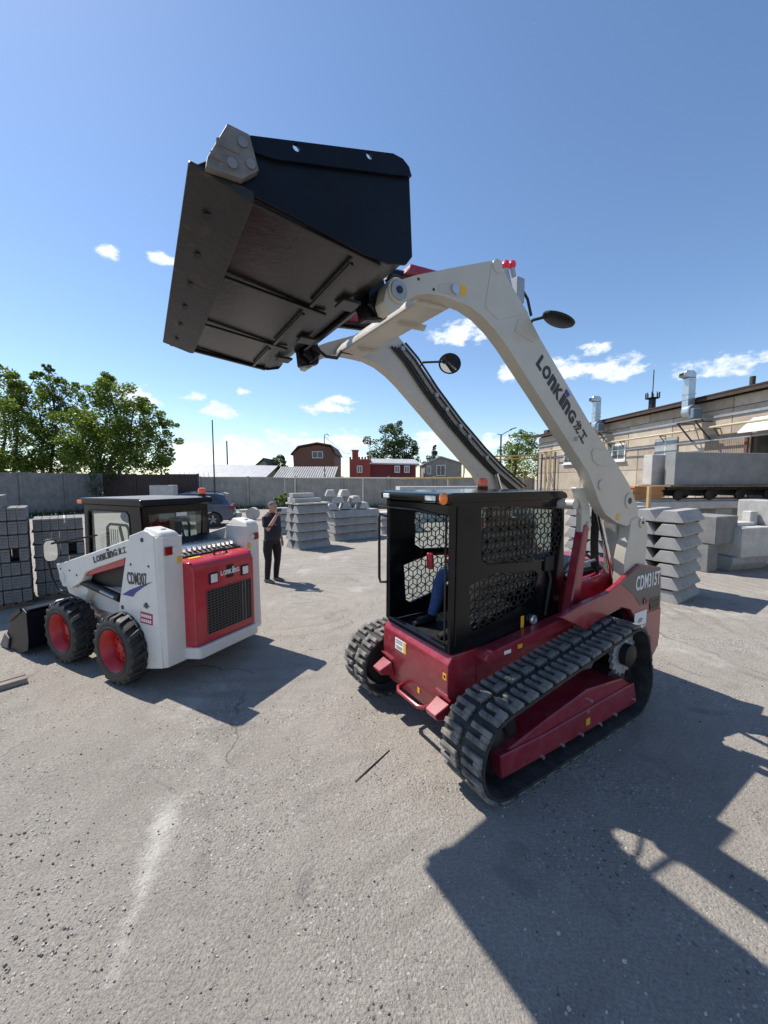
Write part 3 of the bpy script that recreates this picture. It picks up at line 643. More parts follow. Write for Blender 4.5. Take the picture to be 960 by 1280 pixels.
    MB().tube([(-.16,.46,1.45),(-.20,.47,1.30),(-.14,.47,.98)],.014,8).build('gas_strut',blkm,T)
    MB().box(-.24,-.12,.45,.475,1.38,1.52).build('window_latch',blkm,T,bevel=.006)
    MB().lathe([(.045,0),(.045,.02),(.03,.028),(.028,.02)],(.02,.455,.965),(0,1,0),18).build('tow_eye',zinc,T)
    MB().box(.13,.17,.451,.453,.915,1.02).build('warning_sticker',yel,T)
    # interior: seat, consoles, lap bar, levers
    st=MB().box(-.22,.28,-.25,.25,1.02,1.16).build('seat',blkm,T,bevel=.05,seg=3)
    MB().prism([(-.20,1.14),(-.32,1.80),(-.20,1.83),(-.06,1.16)],-.23,.23).build('seat_back',blkm,st,bevel=.04,seg=2)
    MB().box(-.22,.22,-.22,.22,.87,1.02).build('seat_base',blkm,st)
    for s in (-1,1):
        MB().box(-.15,.36,s*.33-.05,s*.33+.05,1.22,1.28).build('armrest',blkm,T,bevel=.02)
        MB().tube([(.30,s*.33,1.26),(.32,s*.33,1.38)],.012,8).build('joystick',blkm,T)
        MB().lathe([(.015,0),(.026,.03),(.024,.07),(.008,.09)],(.32,s*.33,1.36),(.1,0,1),12).build('joystick_grip',mat('grip_red',(.5,.02,.03),.5) if s<0 else blkm,T)
    MB().box(.50,.54,-.41,-.33,1.32,1.48).build('control_panel',mat('panel_red',(.45,.03,.05),.4),T,bevel=.01)
    MB().tube([(-.1,-.30,1.42),(.35,-.28,1.40),(.40,-.2,1.38),(.40,.2,1.38),(.35,.28,1.40),(-.1,.30,1.42)],.018,8).build('lap_bar',blkm,T)
    return T,fr
CTL,CTLF=build_ctl()

# ================================================================ skid steer loader
def build_ssl():
    fr=Frame((-3.000,4.955,0),(-.893,.450,0)); P=fr.pys
    T=empty('skid_steer_loader',fr.O,fr.F)
    tag(T,'white wheeled skid steer loader with red engine door and red wheel rims','skid steer')
    # ---- wheels
    def wheel():
        ty=MB().lathe([(.225,-.115),(.27,-.13),(.335,-.125),(.352,-.10),(.358,-.05),(.358,.05),(.352,.10),(.335,.125),(.30,.132),(.27,.13),(.225,.115)],(0,0,0),(0,1,0),44,ring=True)
        ty=ty.build('wheel',tyrem,T,smooth=50)
        lg=MB(); 
        # slanted bar lug, local: x travel, y across, z outward
        lg.hexa([(-.034,-.012,-.022),(.034,-.012,-.022),(.088,.128,-.050),(.022,.128,-.050),(-.029,-.012,.014),(.029,-.012,.014),(.080,.124,-.006),(.028,.124,-.006)])
        me=lg.mesh('tread_lug',bevel=.006); me.materials.append(tyrem)
        n=20
        for k in range(n):
            for s in (1,-1):
                a=(k+(.5 if s<0 else 0))*2*math.pi/n
                o=link(me,'tread_lug',None,ty)
                tx,tz=-math.sin(a),math.cos(a); nx,nz=math.cos(a),math.sin(a)
                M=Matrix(((tx,0,nx,nx*.372),(0,1,0,0),(tz,0,nz,nz*.372),(0,0,0,1)))
                if s<0: M=M@Matrix.Diagonal((-1,-1,1,1))
                o.matrix_local=M
        rim=MB().lathe([(.05,.015),(.10,.02),(.165,.012),(.172,.045),(.195,.075),(.215,.11),(.232,.128),(.232,.116),(.222,.10),(.222,-.11),(.21,-.11),(.16,-.02),(.05,-.02)],(0,0,0),(0,1,0),36).build('rim',rimr,ty,smooth=40)
        MB().lathe([(.055,.015),(.055,.045),(.045,.05),(.01,.05)],(0,0,0),(0,1,0),18).build('hub',rimr,ty)
        for k in range(8):
            a=k*math.pi/4; MB().cyl((.115*math.cos(a),.018,.115*math.sin(a)),(.115*math.cos(a),.038,.115*math.sin(a)),.013,6).build('wheel_nut',rimr,ty)
        MB().lathe([(.225,.116),(.252,.133),(.262,.137),(.27,.131)],(0,0,0),(0,1,0),44,ring=True).build('bead',tyrem,ty)
        return ty
    w0=wheel(); first=True
    for (x,s) in ((.548,1),(-.548,1),(.548,-1),(-.548,-1)):
        w=w0 if first else dup(w0,T); first=False
        w.location=(x,s*.725,.383)
        w.rotation_euler=(0,rnd.uniform(0,.3),0 if s>0 else math.pi)
        MB().cyl((x,s*.40,.383),(x,s*.66,.383),.09,16).build('axle_housing',white2,T)
    # ---- chassis
    ch=MB().prism([(1.02,.30),(1.05,.75),(.95,.88),(-.60,.88),(-1.0,.80),(-1.05,.24),(-.95,.20),(.9,.20)],-.46,.46).build('chassis',white2,T,bevel=.012)
    # side sheet between arm and wheels
    for s in (1,-1):
        MB().prism([(.42,.92),(.50,.80),(.46,.62),(-.10,.60),(-.55,.70),(-.62,.85),(-.60,.97)],s*.455,s*.54).build('side_sheet',white2,T,bevel=.012)
    # ---- rear towers
    yo=.70
    tp=P([(161,670),(179,663),(184.5,665),(191.5,671),(203,836),(181,836),(178,812),(174,795),(166,780),(158,771),(148,766),(150,748),(156,703)],yo)
    xr=max(-1.26,min(p[0] for p in tp)); 
    for s in (1,-1):
        tw=MB().prism(tp,s*(yo-.03),s*yo).build('rear_tower',white2,T,bevel=.006)
        rb=[p for p in tp if p[0]<-1.1]
        zt=max(p[1] for p in rb); zb=min(p[1] for p in rb); xb=min(p[0] for p in rb)
        # rear sheet with chamfered corner, then the cap on top
        pl=[(xb+.012,yo-.006),(xb-.028,yo-.05),(xb-.032,.44),(xb+.33,.44),(xb+.33,yo-.03)]
        MB().prism([(x,s*y) for x,y in pl],zb-.005,zt-.01,'z').build('tower_back',white2,tw,bevel=.010,seg=2)
        cp=[(xb+.0,yo-.015),(xb-.025,yo-.055),(xb-.03,.45),(xb+.30,.45),(xb+.30,yo-.015)]
        c=MB(); n=5
        lo=[(x,s*y,zt-.012) for x,y in cp]; cxm=xb+.12; cym=.57
        hi=[(cxm+(x-cxm)*.72,s*(cym+(y-cym)*.72),zt+.045+(x-xb)*.12) for x,y in cp]
        c.add(lo+hi,[tuple(range(5)),tuple(range(9,4,-1))]+[(i,(i+1)%5,5+(i+1)%5,5+i) for i in range(5)]).build('tower_cap',white2,tw,bevel=.02,seg=2)
        MB().box(cxm-.04,cxm+.06,s*.56-.03,s*.56+.03,zt+.05,zt+.068).build('cap_grip',white2,tw,bevel=.006)
        # tail lamp, sticker, bolts
        MB().box(xb-.050,xb-.031,s*.60-.045,s*.60+.045,zt-.20,zt-.11).build('tail_lamp',redl,tw,bevel=.012)
        MB().lathe([(.035,0),(.033,.014),(.02,.02)],(xb-.031,s*.535,zt-.155),(-1,0,0),16).build('reverse_lamp',white2,tw)
        MB().box(xb-.036,xb-.033,s*.48-.024,s*.48+.024,zt-.30,zt-.23).build('warning_sticker',yel,tw)
        for (u,v,r) in [(177.5,675,.024),(163.5,705.5,.012),(185.7,708,.012),(153.3,759,.024),(176,800,.010),(179,832,.010)]:
            x,z=fr.py(u,v,yo); disc((x,s*yo,z),(0,s,0),r,.006,txtk,tw,'tower_bolt',12)
        if s>0:
            a=fr.py(160,729,yo); b=fr.py(184,724,yo)
            dr=V((b[0]-a[0],0,(b[1]-a[1]))); dr=V((-1,0,.06))
            lettering('CDM307',(a[0],yo,a[1]-.01),dr,(0,1,0),abs(b[0]-a[0]),.135,txtk,tw,off=.02)
            sw=P([(153,743),(163,737),(176,732),(190.5,727),(178,735),(170,741),(166.5,746)],yo); MB().prism(sw,yo+.001,yo+.003).build('swoosh',navy,tw,smooth=0)
            q=P([(176,764),(191,768),(191,782),(176,778)],yo); MB().prism(q,yo+.001,yo+.003).build('phone_sticker',sred,tw,smooth=0)
            for k in range(2):
                for j in range(5):
                    x,z=fr.py(177.8+2.6*j,768.5+6*k+.7*j,yo); MB().box(x-.016,x+.010,yo+.003,yo+.0045,z-.018,z+.014).build('sticker_digit',wst,tw,smooth=0)
            x,z=fr.py(183,757,yo)
            for k,(dx,dz,l) in enumerate([(.05,0,.09),(.05,-.018,.07),(.0,-.01,.06)]): MB().bar((x+dx,yo+.002,z+dz),(x+dx-l,yo+.002,z+dz+.006),.009,.002,(0,1,0)).build('dealer_mark',dgrey,tw,smooth=0)
            MB().lathe([(.034,0),(.034,.0015),(.028,.0015),(.028,0)],(x,yo+.0005,z),(0,1,0),22).build('dealer_mark',dgrey,tw,smooth=0)
    # ---- engine door
    xd=-1.29
    d=MB().prism([(-.98,.40),(xd-.03,.40),(xd-.03,1.22),(xd+.005,1.30),(xd+.07,1.335),(-.98,1.36)],-.425,.425).build('engine_door',redp,T,bevel=.03,seg=3)
    for s in (-1,1): MB().prism([(-.98,s*.45),(xd+.12,s*.45),(xd+.02,s*.425),(xd+.02,s*.40),(-.98,s*.40)],.402,1.32,'z').build('door_flank',redp,d)
    g0,g1,h0,h1=-.36,.27,.50,.985
    xg=xd-.032
    MB().box(xg,xg+.003,g0,g1,h0,h1).build('grille_recess',blkm,d)
    for k in range(15):
        y=g0+(g1-g0)*k/14; MB().box(xg-.006,xg-.001,y-.003,y+.003,h0,h1).build('grille_bar',steel if k in (2,3) else dgrey,d)
    for k in range(17):
        z=h0+(h1-h0)*k/16; MB().box(xg-.011,xg-.0065,g0,g1,z-.003,z+.003).build('grille_bar',dgrey,d)
    for y in (.18,-.27):
        MB().box(xg-.012,xg+.002,y-.058,y+.058,1.05,1.175).build('lamp_housing',blkm,d,bevel=.015,seg=2)
        MB().box(xg-.020,xg-.010,y-.042,y+.042,1.065,1.16).build('reverse_light',lampw,d,bevel=.012,seg=2)
    MB().box(xg-.004,xg+.002,-.10,.0,1.07,1.22).build('door_pull',blkm,d,bevel=.01)
    brand((xg-.004,.085,1.115),(0,-1,0),(-1,0,0),.27,.055,txtw,d,cjk=False)
    MB().box(xd+.12,xd+.22,.20,.34,1.342,1.346).build('warning_sticker',yel,d)
    MB().tube([(xd+.10,.05,1.335),(xd+.12,.04,1.385),(xd+.12,-.12,1.385),(xd+.10,-.13,1.335)],.012,8).build('hood_handle',blkm,d)
    bp=MB().prism([(-.95,.46),(xd+.10,.46),(xd-.04,.40),(xd-.06,.36),(xd-.06,-.42),(xd-.03,-.46),(-.95,-.46)],.265,.395,'z').build('rear_bumper',white2,T,bevel=.01)
    # radiator louvres on the sloping deck
    dk=MB().hexa([(-.55,-.43,1.10),(-1.10,-.43,1.10),(-1.10,.43,1.10),(-.55,.43,1.10),(-.53,-.43,1.50),(-1.10,-.43,1.365),(-1.10,.43,1.365),(-.53,.43,1.50)]).build('engine_deck',blkm,T,bevel=.01)
    for k in range(12):
        y=-.36+.065*k
        MB().prism([(y-.024,1.40),(y+.024,1.40),(y+.006,1.455)],-1.05,-.74,'x').build('louvre',zinc if k%1==0 else steel,dk)
    # ---- lift arms (down)
    ya=.69
    al=P([(70,705),(80,702.5),(120,689),(161,674),(158,697),(120,710),(106,716),(102,727),(90,735),(78,733)],ya)
    for s in (1,-1):
        ar=MB().prism(al,s*(ya-.11),s*ya).build('lift_arm',white2,T,bevel=.008)
        dp=[(p[0],p[1]) for p in P([(74,730),(90,735),(101,728),(103,742),(96,756),(84,756)],ya)]
        MB().prism(dp,s*(ya-.19),s*(ya-.06)).build('arm_foot',white2,ar,bevel=.01)
        rd=P([(104,717),(108,713),(156,698),(155,707),(120,717),(103,722)],ya-.03)
        MB().prism(rd,s*(ya-.13),s*(ya-.03)).build('arm_link',redp,T,bevel=.006)
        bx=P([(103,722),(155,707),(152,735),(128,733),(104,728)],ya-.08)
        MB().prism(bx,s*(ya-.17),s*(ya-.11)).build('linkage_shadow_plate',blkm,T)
        a=fr.py(104,727,ya-.06); b=fr.py(151,748,ya-.06)
        MB().cyl((a[0],s*(ya-.06),a[1]),(b[0],s*(ya-.06),b[1]),.045,16).build('lift_cylinder',blkm,T)
        MB().cyl((a[0]+.05,s*(ya-.06),a[1]+.02),(a[0]+.12,s*(ya-.06),a[1]+.04),.06,16).build('cylinder_end',steel,T)
        c=fr.py(131,738,ya-.06); e=fr.py(148,746,ya-.06)
        MB().cyl((c[0],s*(ya-.02),c[1]),(e[0],s*(ya-.02),e[1]),.018,12).build('cylinder_rod',steel,T)
        for (u,v) in [(76,711),(87,713),(96,719),(76,721)]:
            x,z=fr.py(u,v,ya); disc((x,s*ya,z),(0,s,0),.011,.006,blkm,ar,'arm_bolt',10)
        if s>0:
            a=fr.py(118,704,ya); b=fr.py(159,690.5,ya); dr=V((b[0]-a[0],0,b[1]-a[1])); brand((a[0],ya,a[1]),dr,(0,1,0),dr.length,.075,txtk,ar)
    MB().cyl((.75,-.70,1.0),(.75,.70,1.0),.06,16).build('arm_cross_tube',white2,T)
    # ---- bucket on the ground
    bw=.93; x0=1.02
    prof=[(x0+.78,.03),(x0+.30,.03),(x0+.12,.09),(x0+.08,.20),(x0+.08,.56),(x0+.16,.60)]
    b=MB(); n=len(prof); th=.02; vs=[]
    for s in (-bw,bw):
        for p in prof: vs.append((p[0],s,p[1]))
        for i,p in enumerate(prof):
            a_=prof[max(0,i-1)]; c_=prof[min(n-1,i+1)]; dd=V((c_[0]-a_[0],c_[1]-a_[1])).normalized(); vs.append((p[0]+dd.y*th,s,p[1]-dd.x*th))
    fs=[]
    for i in range(n-1): fs+=[(i,i+1,2*n+i+1,2*n+i),(n+i,3*n+i,3*n+i+1,n+i+1),(i,n+i,n+i+1,i+1),(2*n+i,2*n+i+1,3*n+i+1,3*n+i)]
    fs+=[(0,2*n,3*n,n),(n-1,2*n-1,4*n-1,3*n-1)]
    Bk=b.add(vs,fs).build('bucket',buck,T,smooth=40)
    for s in (-1,1):
        MB().prism([(x0+.80,.02),(x0+.30,.015),(x0+.11,.08),(x0+.07,.20),(x0+.07,.57),(x0+.17,.61),(x0+.52,.40)],s*bw,s*(bw+.016)).build('side_plate',buck,Bk,bevel=.004)
        MB().prism([(x0+.84,.015),(x0+.62,.015),(x0+.56,.16),(x0+.66,.22)],s*(bw+.017),s*(bw+.040)).build('side_cutter',cast,Bk,bevel=.006)
        MB().bar((x0+.20,s*(bw+.02),.59),(x0+.53,s*(bw+.02),.41),.05,.015,(0,1,0)).build('edge_strip',buck,Bk)
        MB().box(x0+.00,x0+.09,s*.45-.04,s*.45+.04,.12,.52).build('coupler_ear',blk,T,bevel=.01)
        MB().box(.86,x0+.03,s*.62-.05,s*.62+.05,.22,.66).build('arm_toe',white2,T,bevel=.015)
    MB().box(x0+.05,x0+.20,-bw,bw,.585,.61).build('top_rim',buck,Bk,bevel=.006)
    MB().box(.95,x0+.05,-.5,.5,.2,.5).build('quick_coupler',blk,T,bevel=.01)
    # ---- cab
    ww=.445; xf,xk,zt,zb=.72,-.50,1.90,.88
    fo=[(xf,zb),(xf+.0,1.02),(xf-.04,zt),(xk+.02,zt),(xk-.02,1.30),(xk+.08,zb)]
    win=[(xf-.10,1.12),(xf-.13,1.80),(xf-.17,1.83),(-.22,1.83),(-.27,1.79),(-.30,1.30),(-.20,1.12)]
    for s in (1,-1):
        sd=MB().plate(fo,[win],s*(ww-.03),s*ww).build('cab_side',blk,T,smooth=30)
        MB().prism(win,s*(ww-.018),s*(ww-.013)).build('window_pane',gl_clear,sd,smooth=0)
        MB().tube([win[k%7][:1]+(s*(ww+.001),)+win[k%7][1:] for k in range(8)],.010,6).build('window_seal',blkm,sd)
        MB().tube([(.30,s*(ww-.05),1.20),(.28,s*(ww-.05),1.62),(.22,s*(ww-.05),1.66),(-.12,s*(ww-.05),1.66),(-.17,s*(ww-.05),1.60),(-.16,s*(ww-.05),1.2)],.016,8).build('guard_frame',blkm,sd)
        for k in range(5): MB().bar((.25-.045*k,s*(ww-.05),1.2),(.25-.045*k,s*(ww-.05),1.60),.006,.006).build('guard_bar',blkm,sd)
        MB().bar((.02,s*(ww-.05),1.64),(-.10,s*(ww-.05),1.25),.03,.02,(0,1,0)).build('guard_brace',blkm,sd)
    rw=[(-.33,1.38),(.33,1.38),(.36,1.80),(-.36,1.80)]
    sd=MB().plate([(-.43,1.28),(.43,1.28),(.43,zt),(-.43,zt)],[rw],xk-.005,xk+.03,'x').build('cab_back',blk,T)
    MB().prism(rw,xk+.01,xk+.015,'x').build('rear_window',gl_dark,sd,smooth=0)
    MB().box(xk-.008,xk-.005,-.12,.02,1.755,1.80).build('window_sticker',wst,sd)
    MB().box(xf-.06,xf-.02,-.42,.42,1.80,1.90).build('cab_header',blk,T)
    for s in (-1,1): MB().box(xf-.09,xf-.015,s*.40-.04,s*.40+.04,.88,1.85).build('front_pillar',blk,T,bevel=.01)
    rf=MB().prism([(xf+.04,1.895),(xf+.03,1.955),(xf-.05,1.975),(xk+.0,1.985),(xk-.06,1.97),(xk-.07,1.895)],-.475,.475).build('cab_roof',blk,T,bevel=.012)
    MB().prism([(xf+.03,1.966),(xf-.03,1.977),(xk,1.987),(xk-.05,1.975)],-.46,.46).build('roof_skin',mat('roof_grey',(.16,.16,.155),.5,var=.15),rf)
    MB().box(xf-.06,xf+.05,.44,.482,1.90,1.95).build('marker_lamp',orange,rf,bevel=.008)
    bc=MB().lathe([(.05,0),(.05,.03),(.042,.04)],(xk+.03,-.38,1.985),(0,0,1),16).build('beacon_base',blkm,rf)
    MB().lathe([(.045,0),(.047,.045),(.04,.068),(.015,.075)],(xk+.03,-.38,2.022),(0,0,1),16).build('beacon_lens',beac,bc)
    MB().box(-.25,.20,-.24,.24,1.0,1.10).build('seat',blkm,T,bevel=.03); MB().prism([(-.2,1.08),(-.30,1.65),(-.2,1.68),(-.1,1.1)],-.22,.22).build('seat_back',blkm,T,bevel=.03)
    MB().box(-.4,.68,-.42,.42,.86,.89).build('cab_floor',blkm,T)
    # mirror on its stalk at the front
    st=MB().tube([fr.py(103,748,ya)[:1]+(ya+.03,)+fr.py(103,748,ya)[1:],fr.py(80,735,ya)[:1]+(ya+.06,)+fr.py(80,735,ya)[1:],fr.py(73,722,ya)[:1]+(ya+.06,)+fr.py(73,722,ya)[1:],fr.py(67,697,ya)[:1]+(ya+.06,)+fr.py(67,697,ya)[1:]],.014,8).build('mirror_stalk',blkm,T)
    mx,mz=fr.py(70.5,687,ya)
    sh=MB(); rr=[]
    hw,hh=.075,.14
    ol=[(hw*math.copysign(abs(math.cos(a))**.6,math.cos(a)),hh*math.copysign(abs(math.sin(a))**.6,math.sin(a))) for a in [k*math.pi/10 for k in range(20)]]
    nd=(V((0,0,CAM_H))-(fr.O+fr.F*mx+fr.L*ya)); nx_=V((nd.dot(fr.F),nd.dot(fr.L),0)).normalized(); nx_=(nx_+V((-.35,0,0))).normalized(); tx=V((-nx_.y,nx_.x,0)); c=V((mx,ya+.06,mz)); nx_=(nx_+V((0,0,-.12))).normalized()
    MB().add([c+tx*p[0]+V((0,0,p[1]))-nx_*.03 for p in ol]+[c+tx*p[0]*1.0+V((0,0,p[1]))+nx_*.015 for p in ol],[tuple(range(20)),tuple(range(39,19,-1))]+[(i,(i+1)%20,20+(i+1)%20,20+i) for i in range(20)]).build('mirror_shell',blkm,st,bevel=.008)
    MB().add([c+tx*p[0]*.86+V((0,0,p[1]*.90))+nx_*.016 for p in ol]+[c+tx*p[0]*.86+V((0,0,p[1]*.90))+nx_*.018 for p in ol],[tuple(range(20)),tuple(range(39,19,-1))]+[(i,(i+1)%20,20+(i+1)%20,20+i) for i in range(20)]).build('mirror_glass',mirr,st,smooth=0)
    MB().bar(c+V((0,0,.08)),c+V((-.45,-.3,.18)),.02,.02).build('mirror_brace',blkm,st)
    return T,fr
SSL,SSLF=build_ssl()

# ================================================================ ground
conc=mat('concrete_grey',(.33,.325,.31),.85,var=.18,scale=5,bump=.35,bscale=40,spots=(9,.60,(.22,.215,.20),.5))
conc2=mat('concrete_pale',(.46,.45,.425),.85,var=.15,scale=4,bump=.3,bscale=45,spots=(7,.62,(.30,.29,.27),.5))
conc3=mat('concrete_dark',(.20,.20,.195),.9,var=.22,scale=3,bump=.4,bscale=30,spots=(6,.58,(.12,.12,.12),.5))
concf=mat('fence_concrete',(.30,.285,.255),.9,var=.20,scale=1.6,bump=.4,bscale=25,spots=(3,.60,(.19,.18,.16),.6))
def ground_mat():
    M=bpy.data.materials.new('yard_ground'); M.use_nodes=True; nt=M.node_tree; N=nt.nodes; K=nt.links; b=N['Principled BSDF']; b.inputs['Roughness'].default_value=.93; b.inputs['Specular IOR Level'].default_value=.25
    tc=N.new('ShaderNodeTexCoord')
    def noise(sc,det,ro,dist=0):
        t=N.new('ShaderNodeTexNoise'); t.inputs['Scale'].default_value=sc; t.inputs['Detail'].default_value=det; t.inputs['Roughness'].default_value=ro; t.inputs['Distortion'].default_value=dist; K.new(tc.outputs['Object'],t.inputs[0]); return t.outputs[0]
    def ramp(x,a,b_,lo=0,hi=1):
        r=N.new('ShaderNodeMapRange'); r.interpolation_type='SMOOTHSTEP'; K.new(x,r.inputs[0]); r.inputs[1].default_value=a; r.inputs[2].default_value=b_; r.inputs[3].default_value=lo; r.inputs[4].default_value=hi; return r.outputs[0]
    def mixc(f,a,b_):
        x=N.new('ShaderNodeMix'); x.data_type='RGBA'
        if isinstance(f,float): x.inputs[0].default_value=f
        else: K.new(f,x.inputs[0])
        for i,c in ((6,a),(7,b_)):
            if isinstance(c,tuple): x.inputs[i].default_value=(*c,1)
            else: K.new(c,x.inputs[i])
        return x.outputs[2]
    def math_(op,a,b_):
        o=N.new('ShaderNodeMath'); o.operation=op
        for i,x in enumerate((a,b_)):
            if isinstance(x,(int,float)): o.inputs[i].default_value=x
            else: K.new(x,o.inputs[i])
        return o.outputs[0]
    big=ramp(noise(.55,5,.6,.4),.36,.66); mid=ramp(noise(3.2,8,.65),.34,.68); fine=ramp(noise(38,6,.7),.30,.70); grit=ramp(noise(150,3,.6),.40,.62)
    c=mixc(big,(.285,.258,.226),(.40,.370,.328))
    c=mixc(math_('MULTIPLY',mid,.55),c,(.45,.418,.372))
    c=mixc(math_('MULTIPLY',fine,.52),c,(.18,.166,.148))
    c=mixc(math_('MULTIPLY',grit,.50),c,(.50,.465,.415))
    g2=ramp(noise(75,4,.75),.42,.60); c=mixc(math_('MULTIPLY',g2,.45),c,(.155,.142,.128))
    g3=ramp(noise(260,2,.6),.52,.66); c=mixc(math_('MULTIPLY',g3,.45),c,(.10,.093,.085))
    # exposed aggregate: dark and pale pebbles
    vo=N.new('ShaderNodeTexVoronoi'); vo.inputs['Scale'].default_value=46; K.new(tc.outputs['Object'],vo.inputs[0])
    sepc=N.new('ShaderNodeSeparateColor'); K.new(vo.outputs['Color'],sepc.inputs[0])
    peb=math_('MULTIPLY',ramp(vo.outputs['Distance'],.42,.30),ramp(noise(1.1,4,.6,.3),.44,.60))
    c=mixc(math_('MULTIPLY',peb,ramp(sepc.outputs[0],.86,.88)),c,(.10,.095,.09))
    c=mixc(math_('MULTIPLY',peb,ramp(sepc.outputs[1],.80,.84)),c,(.50,.48,.45))
    # oil and damp stains, cement dust, pale spilt-cement streak
    c=mixc(math_('MULTIPLY',ramp(noise(1.6,5,.55,.8),.60,.72),.45),c,(.13,.125,.12))
    c=mixc(math_('MULTIPLY',ramp(noise(.9,6,.6,.5),.56,.70),.6),c,(.46,.44,.405))
    # wheel scuffs swept round by turning machines, and hairline cracks
    mpw=N.new('ShaderNodeMapping'); mpw.inputs['Location'].default_value=(1.5,-6.5,0); K.new(tc.outputs['Object'],mpw.inputs[0])
    wv=N.new('ShaderNodeTexWave'); wv.wave_type='RINGS'; wv.rings_direction='Z'; wv.inputs['Scale'].default_value=1.1; wv.inputs['Distortion'].default_value=6; wv.inputs['Detail'].default_value=3; wv.inputs['Detail Scale'].default_value=.6; K.new(mpw.outputs[0],wv.inputs[0])
    scf=math_('MULTIPLY',math_('MULTIPLY',ramp(wv.outputs[1],.62,.90),ramp(noise(.7,3,.5,.3),.45,.62)),.33); c=mixc(scf,c,(.19,.172,.152))
    vc=N.new('ShaderNodeTexVoronoi'); vc.feature='DISTANCE_TO_EDGE'; vc.inputs['Scale'].default_value=.55
    nd=N.new('ShaderNodeTexNoise'); nd.inputs['Scale'].default_value=2.2; nd.inputs['Detail'].default_value=5; K.new(tc.outputs['Object'],nd.inputs[0])
    vm=N.new('ShaderNodeVectorMath'); vm.operation='MULTIPLY_ADD'; K.new(nd.outputs['Color'],vm.inputs[0]); vm.inputs[1].default_value=(.5,.5,0); K.new(tc.outputs['Object'],vm.inputs[2]); K.new(vm.outputs[0],vc.inputs[0])
    crk=math_('MULTIPLY',ramp(vc.outputs[0],.006,.001),ramp(noise(.8,3,.5),.50,.58)); c=mixc(math_('MULTIPLY',crk,.6),c,(.09,.08,.07))
    sp=N.new('ShaderNodeSeparateXYZ'); K.new(tc.outputs['Object'],sp.inputs[0])
    a=gnd(215,1000); e=gnd(150,1190); d=(e-a).normalized(); L=(e-a).length
    along=math_('ADD',math_('MULTIPLY',math_('SUBTRACT',sp.outputs[0],a.x),d.x),math_('MULTIPLY',math_('SUBTRACT',sp.outputs[1],a.y),d.y))
    acr=math_('ABSOLUTE',math_('ADD',math_('MULTIPLY',math_('SUBTRACT',sp.outputs[0],a.x),-d.y),math_('MULTIPLY',math_('SUBTRACT',sp.outputs[1],a.y),d.x)),0)
    wid=ramp(along,0.0,L,.075,.0)
    edge=math_('ADD',acr,math_('MULTIPLY',math_('SUBTRACT',noise(9,8,.75),.5),.26))
    st=math_('MULTIPLY',ramp(math_('SUBTRACT',wid,edge),-.05,.05),math_('MULTIPLY',ramp(along,-.12,.22),math_('LESS_THAN',along,L*1.15)))
    c=mixc(math_('MULTIPLY',st,.6),c,(.60,.58,.54))
    K.new(c,b.inputs['Base Color'])
    h=math_('ADD',math_('MULTIPLY',fine,.35),math_('ADD',math_('MULTIPLY',mid,.8),math_('ADD',math_('MULTIPLY',peb,.30),math_('ADD',math_('MULTIPLY',grit,.22),math_('MULTIPLY',g2,-.25)))))
    bp=N.new('ShaderNodeBump'); bp.inputs['Strength'].default_value=.9; bp.inputs['Distance'].default_value=.016; K.new(h,bp.inputs['Height']); K.new(bp.outputs[0],b.inputs['Normal'])
    return M
